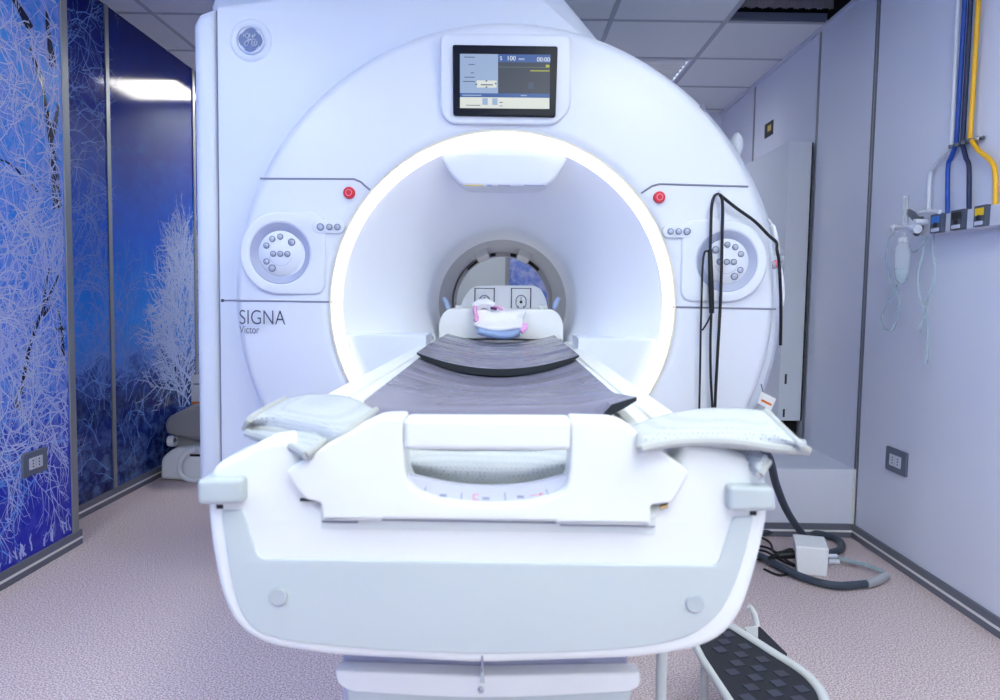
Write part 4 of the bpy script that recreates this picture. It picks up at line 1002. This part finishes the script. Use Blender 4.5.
# terminal units and the trunking between them
def slab(u0, v0, u1, v1, x0, x1):
    p, q = at_x(u0, v0, x1), at_x(u1, v1, x1); return (x1, min(p.y, q.y), min(p.z, q.z)), (x0, max(p.y, q.y), max(p.z, q.z))
tr = thing('gas_rail', 'white trunking under the gas pipes on the right wall', 'trunking', (XR, 2.7, 1.4))
pz0, pz1 = at_x(950, 232, XR - .05).z, at_x(950, 213, XR - .05).z
ya, yb = at_x(921, 222, XR - .05).y, at_x(1000, 220, XR - .05).y - .4
MB().box((XR - .05, yb, pz0), (XR, ya, pz1)).build('trunking', M['rail_white'], tr, smooth=False, bevel=.003)
for (u0, u1, m, lab) in ((930, 941.5, 'lab_blue', 'gas terminal with a blue label, leftmost on the trunking'), (950, 962.5, 'black', 'gas terminal with a black label, in the middle of the trunking'), (973, 985, 'lab_yellow', 'gas terminal with a yellow label, rightmost on the trunking')):
    X1 = XR - .066
    y1, y0 = at_x(u0, 222, X1).y, at_x(u1, 222, X1).y
    t = thing('gas_terminal', lab, 'gas terminal', (X1, (y0 + y1) / 2, pz0), 'gas terminals'); h = pz1 - pz0
    MB().box((X1, y0, pz0 + .002), (XR - .046, y1, pz1 + .004)).build('terminal_face', M['term'], t, smooth=False, bevel=.003)
    MB().box((X1 - .002, y0 + (y1 - y0) * .15, pz0 + h * .56), (X1 + .003, y1 - (y1 - y0) * .15, pz0 + h * .92)).build('colour_label', M[m], t, smooth=False)
    MB().box((X1 - .003, y0 + (y1 - y0) * .18, pz0 + h * .1), (X1 + .003, y1 - (y1 - y0) * .18, pz0 + h * .28)).build('name_plate', M['rail_white'], t, smooth=False)
    MB().lathe([(.010, X1 + .002), (.009, X1 - .006), (.005, X1 - .007), (0, X1 - .004)], (0, (y0 + y1) / 2, pz0 + h * .45), axis='x', n=20).build('gas_port', M['dark_gap'], t)
# oxygen regulator with humidifier bottle
XG = XR - .10
g = lambda u, v, x=XG: at_x(u, v, x)
rg = thing('oxygen_regulator', 'clear oxygen flowmeter with grey knob and humidifier bottle on the wall', 'flowmeter', g(905, 285))
MB().tube([g(905, 226), g(905.5, 210), g(906, 196)], .011, 14).build('flow_tube', M['clear'], rg)
MB().tube([g(905, 222), g(906, 198)], .004, 8).build('flow_stem', M['hose_grey'], rg)
MB().tube([g(894, 228), g(905, 227), g(918, 228)], .008, 12).build('valve_body', M['pipe_white'], rg)
MB().tube([g(893, 228), g(895.5, 228)], .014, 14).build('valve_knob', M['pipe_white'], rg)
MB().tube([g(913, 229), g(918, 229)], .017, 14).build('valve_knob', M['pipe_white'], rg)
MB().tube([g(908, 212, XG + .02), g(913, 215, XG + .02), g(918, 222, XG + .02)], .014, 12).build('coupling', M['charcoal'], rg)
MB().tube([g(916, 234, XG + .03), g(920, 228, XG + .03), g(920, 217, XG + .03)], .013, 12).build('coupling', M['charcoal'], rg)
MB().tube([g(919, 213, XG + .03), g(928, 211.5, XG + .03), g(940, 212, XG + .03)], .008, 10).build('supply_arm', M['pipe_white'], rg)
pm = g(914, 222); MB().tube([pm, Vector((XR, pm.y, pm.z))], .012, 12).build('wall_mount', M['pipe_white'], rg)
MB().tube([g(905, 237), g(905, 232)], .006, 10).build('bottle_neck', M['clear'], rg)
o = g(902, 262)
z1, z0 = g(902, 239).z, g(902, 284).z
MB().lathe([(.0, z1 + .006), (.021, z1 + .004), (.022, z1 - .014), (.020, z1 - .016)], (o.x, o.y, 0), axis='z', n=28).build('bottle_cap', M['pipe_white'], rg, angle=50)
zz = z1 - .014
MB().lathe([(.018, zz), (.026, zz - .02), (.030, zz - .05), (.029, zz - .1), (.022, z0 + .02), (.010, z0), (0, z0)], (o.x, o.y, 0), axis='z', n=28).build('bottle', M['clear'], rg, angle=60)
MB().lathe([(.0275, zz - .1), (.0275, zz - .104), (.021, z0 + .021), (.009, z0 + .002), (0, z0 + .002)], (o.x, o.y, 0), axis='z', n=28).build('bottle_water', M['clear_tube'], rg, angle=60)
def tubing(pts, label, r=.0042):
    return tag(MB().tube(catmull([g(u, v, XR - .045 - .0 * i) for i, (u, v) in enumerate(pts)] + ([g(pts[-1][0], pts[-1][1] + 3, XR - .002)] if pts[0][0] in (926, 934, 895) else []), 7), r, 8).build('oxygen_tube', M['clear_tube']), label, 'tube', 'clear oxygen tubes')
tubing([(906, 246), (913, 252), (921, 246), (926, 234)], 'short clear oxygen tube looping from the bottle up to the trunking')
tubing([(895, 231), (889, 240), (886, 256), (888, 272), (892, 284), (898, 292), (900, 304), (896, 310)], 'clear oxygen tube curling left of the bottle')
tubing([(897, 285), (891, 297), (885, 308), (881.5, 318), (884, 327), (890, 331), (895, 325), (897, 315)], 'clear oxygen tube forming the lowest left loop')
tubing([(926, 228), (925, 240), (922, 258), (918, 275), (919, 292), (925, 312), (928, 330), (927, 360)], 'clear oxygen tube hanging straight down below the trunking')
tubing([(934, 227), (933, 238), (932, 250), (935, 264), (934, 282), (929, 296), (925, 310), (920, 330)], 'clear oxygen tube crossing the hanging one')

# power box on the floor, hoses and cables
def floor_pt(u, v, z=.02): return at_z(u, v, z)
A0, A1, A2 = at_z(797, 574, .0), at_z(827, 577.5, .0), at_z(829.5, 556, .0)
bx = thing('power_box', 'small white power box on the floor beside the plinth', 'power box', (A0 + A2) / 2)
zt = .118
v1 = (A1 - A0); v2 = Vector((-v1.y, v1.x, 0)).normalized() * .17
A2 = A1 + v2; A3 = A0 + v2
sh = Vector((-.012, 0, 0))
base = [A0, A1, A2, A3]; topp = [Vector((p.x, p.y, zt)) + (sh if i in (0, 3) else -sh * .3) for i, p in enumerate(base)]
MB().prism(base, topp).build('box_shell', M['acc_white'], bx, smooth=False, bevel=.006)
k0 = at_z(791, 554, .06)
MB().tube([k0 + Vector((.03, .0, 0)), k0 + Vector((-.05, .01, -.01))], .017, 14).build('plug', M['black'], bx)
MB().tube([k0 + Vector((-.05, .01, -.01)), k0 + Vector((-.085, .02, -.03))], .011, 12).build('plug', M['black'], bx)
for (u, v) in ((826, 556), (828, 561.5)):
    p = at_z(u, v, .06); MB().tube([p, p + Vector((.045, 0, 0))], .009, 10).build('nozzle', M['rail_white'], bx)
hp1 = [at_y(748, 436, 2.62), at_y(768, 456, 2.78), at_y(776, 484, 3.0), at_y(786, 509, 3.15), at_y(798, 528, 3.3), at_z(811, 543, .03)] + [at_z(u, v, .02) for u, v in ((824, 552), (837, 551), (842, 545), (834, 537.5), (808, 532), (782, 531), (760, 533), (735, 540))]
tag(MB().tube(catmull(hp1, 8), .0155, 14).build('air_hose', M['hose']), 'thick slate grey hose dropping behind the table and coiling by the plinth', 'hose')
hs = thing('suction_hose', 'thick slate hose with a grey cuff lying in front of the power box', 'hose', at_z(800, 580, 0))
MB().tube(catmull([at_z(u, v, .02) for u, v in ((740, 552), (762, 557), (782, 568), (805, 578), (835, 585.5), (866, 584))], 8), .0155, 14).build('hose', M['hose'], hs)
MB().tube(catmull([at_z(u, v, .02) for u, v in ((866, 584), (876, 581), (886, 576))], 6), .017, 14).build('cuff', M['hose_grey'], hs)
MB().tube(catmull([at_z(u, v, .02) for u, v in ((885, 577), (883, 572), (874, 568.5), (856, 563), (838, 558.5), (829, 558))], 8), .0085, 10).build('clear_branch', M['hose_grey'], hs)
MB().tube(catmull([at_z(u, v, .03) for u, v in ((884, 573), (868, 565), (850, 561), (836, 556.5), (828, 556))], 8), .007, 10).build('clear_branch', M['clear_tube'], hs)
for i, (pts, lab) in enumerate((
        (((741, 543), (768, 548), (786, 560), (800, 570), (780, 575), (764, 569)), 'thin black cable looping lowest among the tangle beside the power box'),
        (((742, 530), (768, 541), (774, 552), (784, 551), (797, 549)), 'thin black cable running into the plug of the power box'),
        (((742, 556), (768, 560), (780, 553), (790, 549), (797, 552)), 'thin black cable crossing the tangle beside the power box'),
        (((742, 550), (764, 551), (780, 560), (794, 566)), 'short thin black cable left of the power box'))):
    tag(MB().tube(catmull([at_z(u, v, .008 + .004 * i) for u, v in pts], 8), .005, 8).build('power_cable', M['cable']), lab, 'cable', 'black cables beside the power box')

# step stool at the lower right
ZS = .22
st = thing('step_stool', 'low step stool with black rubber treads and white tube frame by the table', 'step stool', at_z(755, 680, 0))
T = [at_z(u, v, ZS) for u, v in ((690, 630), (745, 634), (800, 676), (824, 704), (826, 790), (770, 800), (734, 706), (705, 660))]
MB().prism(T, [p + Vector((0, 0, .012)) for p in T]).build('tread', M['rubber'], st, smooth=False)
o0 = at_z(720, 655, ZS); ex = (at_z(800, 676, ZS) - at_z(742, 634, ZS)).normalized(); ey = Vector((-ex.y, ex.x, 0)) * -1
def inside(p, poly):
    c = False
    for i in range(len(poly)):
        a, b = poly[i], poly[i - 1]
        if (a.y > p.y) != (b.y > p.y) and p.x < (b.x - a.x) * (p.y - a.y) / (b.y - a.y) + a.x: c = not c
    return c
sqm = MB()
for i in range(-12, 14):
    for j in range(-12, 14):
        if (i + j) % 2: continue
        c = o0 + ex * (i * .036) + ey * (j * .036); q = [c + ex * (a * .0138) + ey * (b * .0138) for a, b in ((-1, -1), (1, -1), (1, 1), (-1, 1))]
        if all(inside(p + (p - c) * .8, T) for p in q): 
            sqm.prism([p + Vector((0, 0, .011)) for p in q], [p + Vector((0, 0, .0145)) for p in q])
sqm.build('tread_squares', M['rubber_sq'], st, smooth=False)['kind'] = 'stuff'
ft = [at_z(u, v, ZS + .01) for u, v in ((712, 616), (742, 634), (770, 652), (800, 671), (817, 687), (825, 704), (828, 740), (828, 790))]
MB().tube(catmull(ft, 8), .0125, 12).build('frame_tube', M['tube_white'], st)
ft = [at_z(u, v, ZS + .004) for u, v in ((690, 636), (704, 662), (733, 706), (770, 800))]
MB().tube(ft, .010, 12).build('frame_tube', M['tube_white'], st)
L2 = [at_z(u, v, .11) for u, v in ((728, 636), (760, 630), (787, 657), (778, 690), (740, 690))]
MB().prism(L2, [p + Vector((0, 0, .01)) for p in L2]).build('lower_tread', M['rubber'], st, smooth=False)
q = [(744.5, 626.5), (758, 626), (758, 640), (748, 636)]
MB().prism([at_y(u, v, 1.93) for u, v in q], [at_y(u, v, 1.96) for u, v in q]).build('step_bracket', M['tube_white'], st, smooth=False, bevel=.003)
MB().tube([at_y(749, 606, 1.97), at_y(754, 613, 1.97), at_y(757, 626, 1.96)], .008, 10).build('frame_tube', M['tube_white'], st)
for p in L2[1:3]: MB().tube([p + Vector((-.012, .0, .001)), Vector((p.x - .012, p.y, .0))], .009, 10).build('stool_leg', M['tube_white'], st)
for p in (T[1], T[3], T[6], T[5], T[7]):
    MB().tube([(p.x, p.y, ZS), (p.x, p.y, .0)], .011, 10).build('stool_leg', M['tube_white'], st)
p = at_z(661, 690, .25); MB().tube([(p.x, p.y, .0), (p.x, p.y, .74)], .0125, 12).build('support_leg', M['tube_white'], tt)

# ================================================================== LEFT SIDE: coil stand
LY = at_z(185, 481, 0).y
cs = thing('coil_stand', 'white floor coil stand with grey cushion behind the scanner on the left', 'coil stand', at_z(185, 480, 0))
e = lambda u, v, y=LY: at_y(u, v, y)
def slabpx(name, pts, y, d, m, bev, rad=.03): return plate(name, [fillet(xz(pts, y), rad)], y, d, m, cs, bevel=bev)
slabpx('stand_base', [(160, 476), (161, 458), (172, 449), (205, 446), (226, 448), (228, 481), (190, 481), (161, 479.5)], LY, .34, M['acc_white'], .02)
slabpx('stand_arm', [(167, 438), (172, 434), (224, 440), (224, 452), (182, 449), (170, 446)], LY + .08, .2, M['cushion'], .015, .02)
MB().lathe([(.03, -.02), (.034, 0), (.03, .02)], e(172, 441, LY + .05), axis='x', n=20).build('arm_pivot', M['acc_white'], cs)
slabpx('cushion', [(164, 427), (166, 418), (190, 406), (204, 401), (230, 404), (230, 438), (196, 441), (166, 434)], LY + .02, .32, M['cushion'], .025)
MB().tube(catmull([e(196, 449, LY - .02), e(186, 453, LY - .03), e(180, 463, LY - .03), e(181, 474, LY - .03), e(190, 480, LY - .02), e(206, 481, LY - .01)], 8), .016, 12).build('stand_cable', M['acc_white'], cs)
p = e(195, 455.5); MB().box((p.x - .03, LY - .004, p.z - .006), (p.x + .03, LY + .01, p.z + .008)).build('stand_handle', M['black'], cs, smooth=False, bevel=.003)
t = thing('paper_card', 'white paper card with an orange edge standing behind the coil stand', 'card', e(200, 403, LY + .36))
q = [(191.5, 374.5), (212, 375), (212, 402), (191.5, 401.5)]
MB().prism([e(u, v, LY + .36) for u, v in q], [e(u, v, LY + .372) for u, v in q]).build('card', M['paper'], t, smooth=False)
q = [(191.5, 401.5), (212, 402), (212, 404.8), (191.5, 404.3)]
MB().prism([e(u, v, LY + .357) for u, v in q], [e(u, v, LY + .372) for u, v in q]).build('card_edge', M['orange'], t, smooth=False)
q = [(193.5, 383), (203, 383.2), (203, 385.2), (193.5, 385)]
MB().prism([e(u, v, LY + .358) for u, v in q], [e(u, v, LY + .361) for u, v in q]).build('card_print', M['print_grey'], t, smooth=False)
p, q = e(192, 404, LY + .37), e(214, 404, LY + .37)
MB().box((p.x - .01, LY + .35, .0), (q.x, LY + .62, p.z - .012)).build('card_stand', M['acc_white'], t, smooth=False, bevel=.01)

# ================================================================== LIGHT
w = bpy.data.worlds.new('world'); S.world = w; w.use_nodes = True
w.node_tree.nodes['Background'].inputs[0].default_value = (.8, .85, .9, 1); w.node_tree.nodes['Background'].inputs[1].default_value = .15
S.view_settings.view_transform = 'Standard'; S.view_settings.look = 'None'; S.view_settings.gamma = 1; S.view_settings.use_curve_mapping = False
S.view_settings.exposure = 0.6
S.cycles.max_bounces = 10; S.cycles.diffuse_bounces = 6; S.cycles.glossy_bounces = 4; S.cycles.transparent_max_bounces = 12
S.cycles.use_denoising = True; S.cycles.sample_clamp_indirect = 8
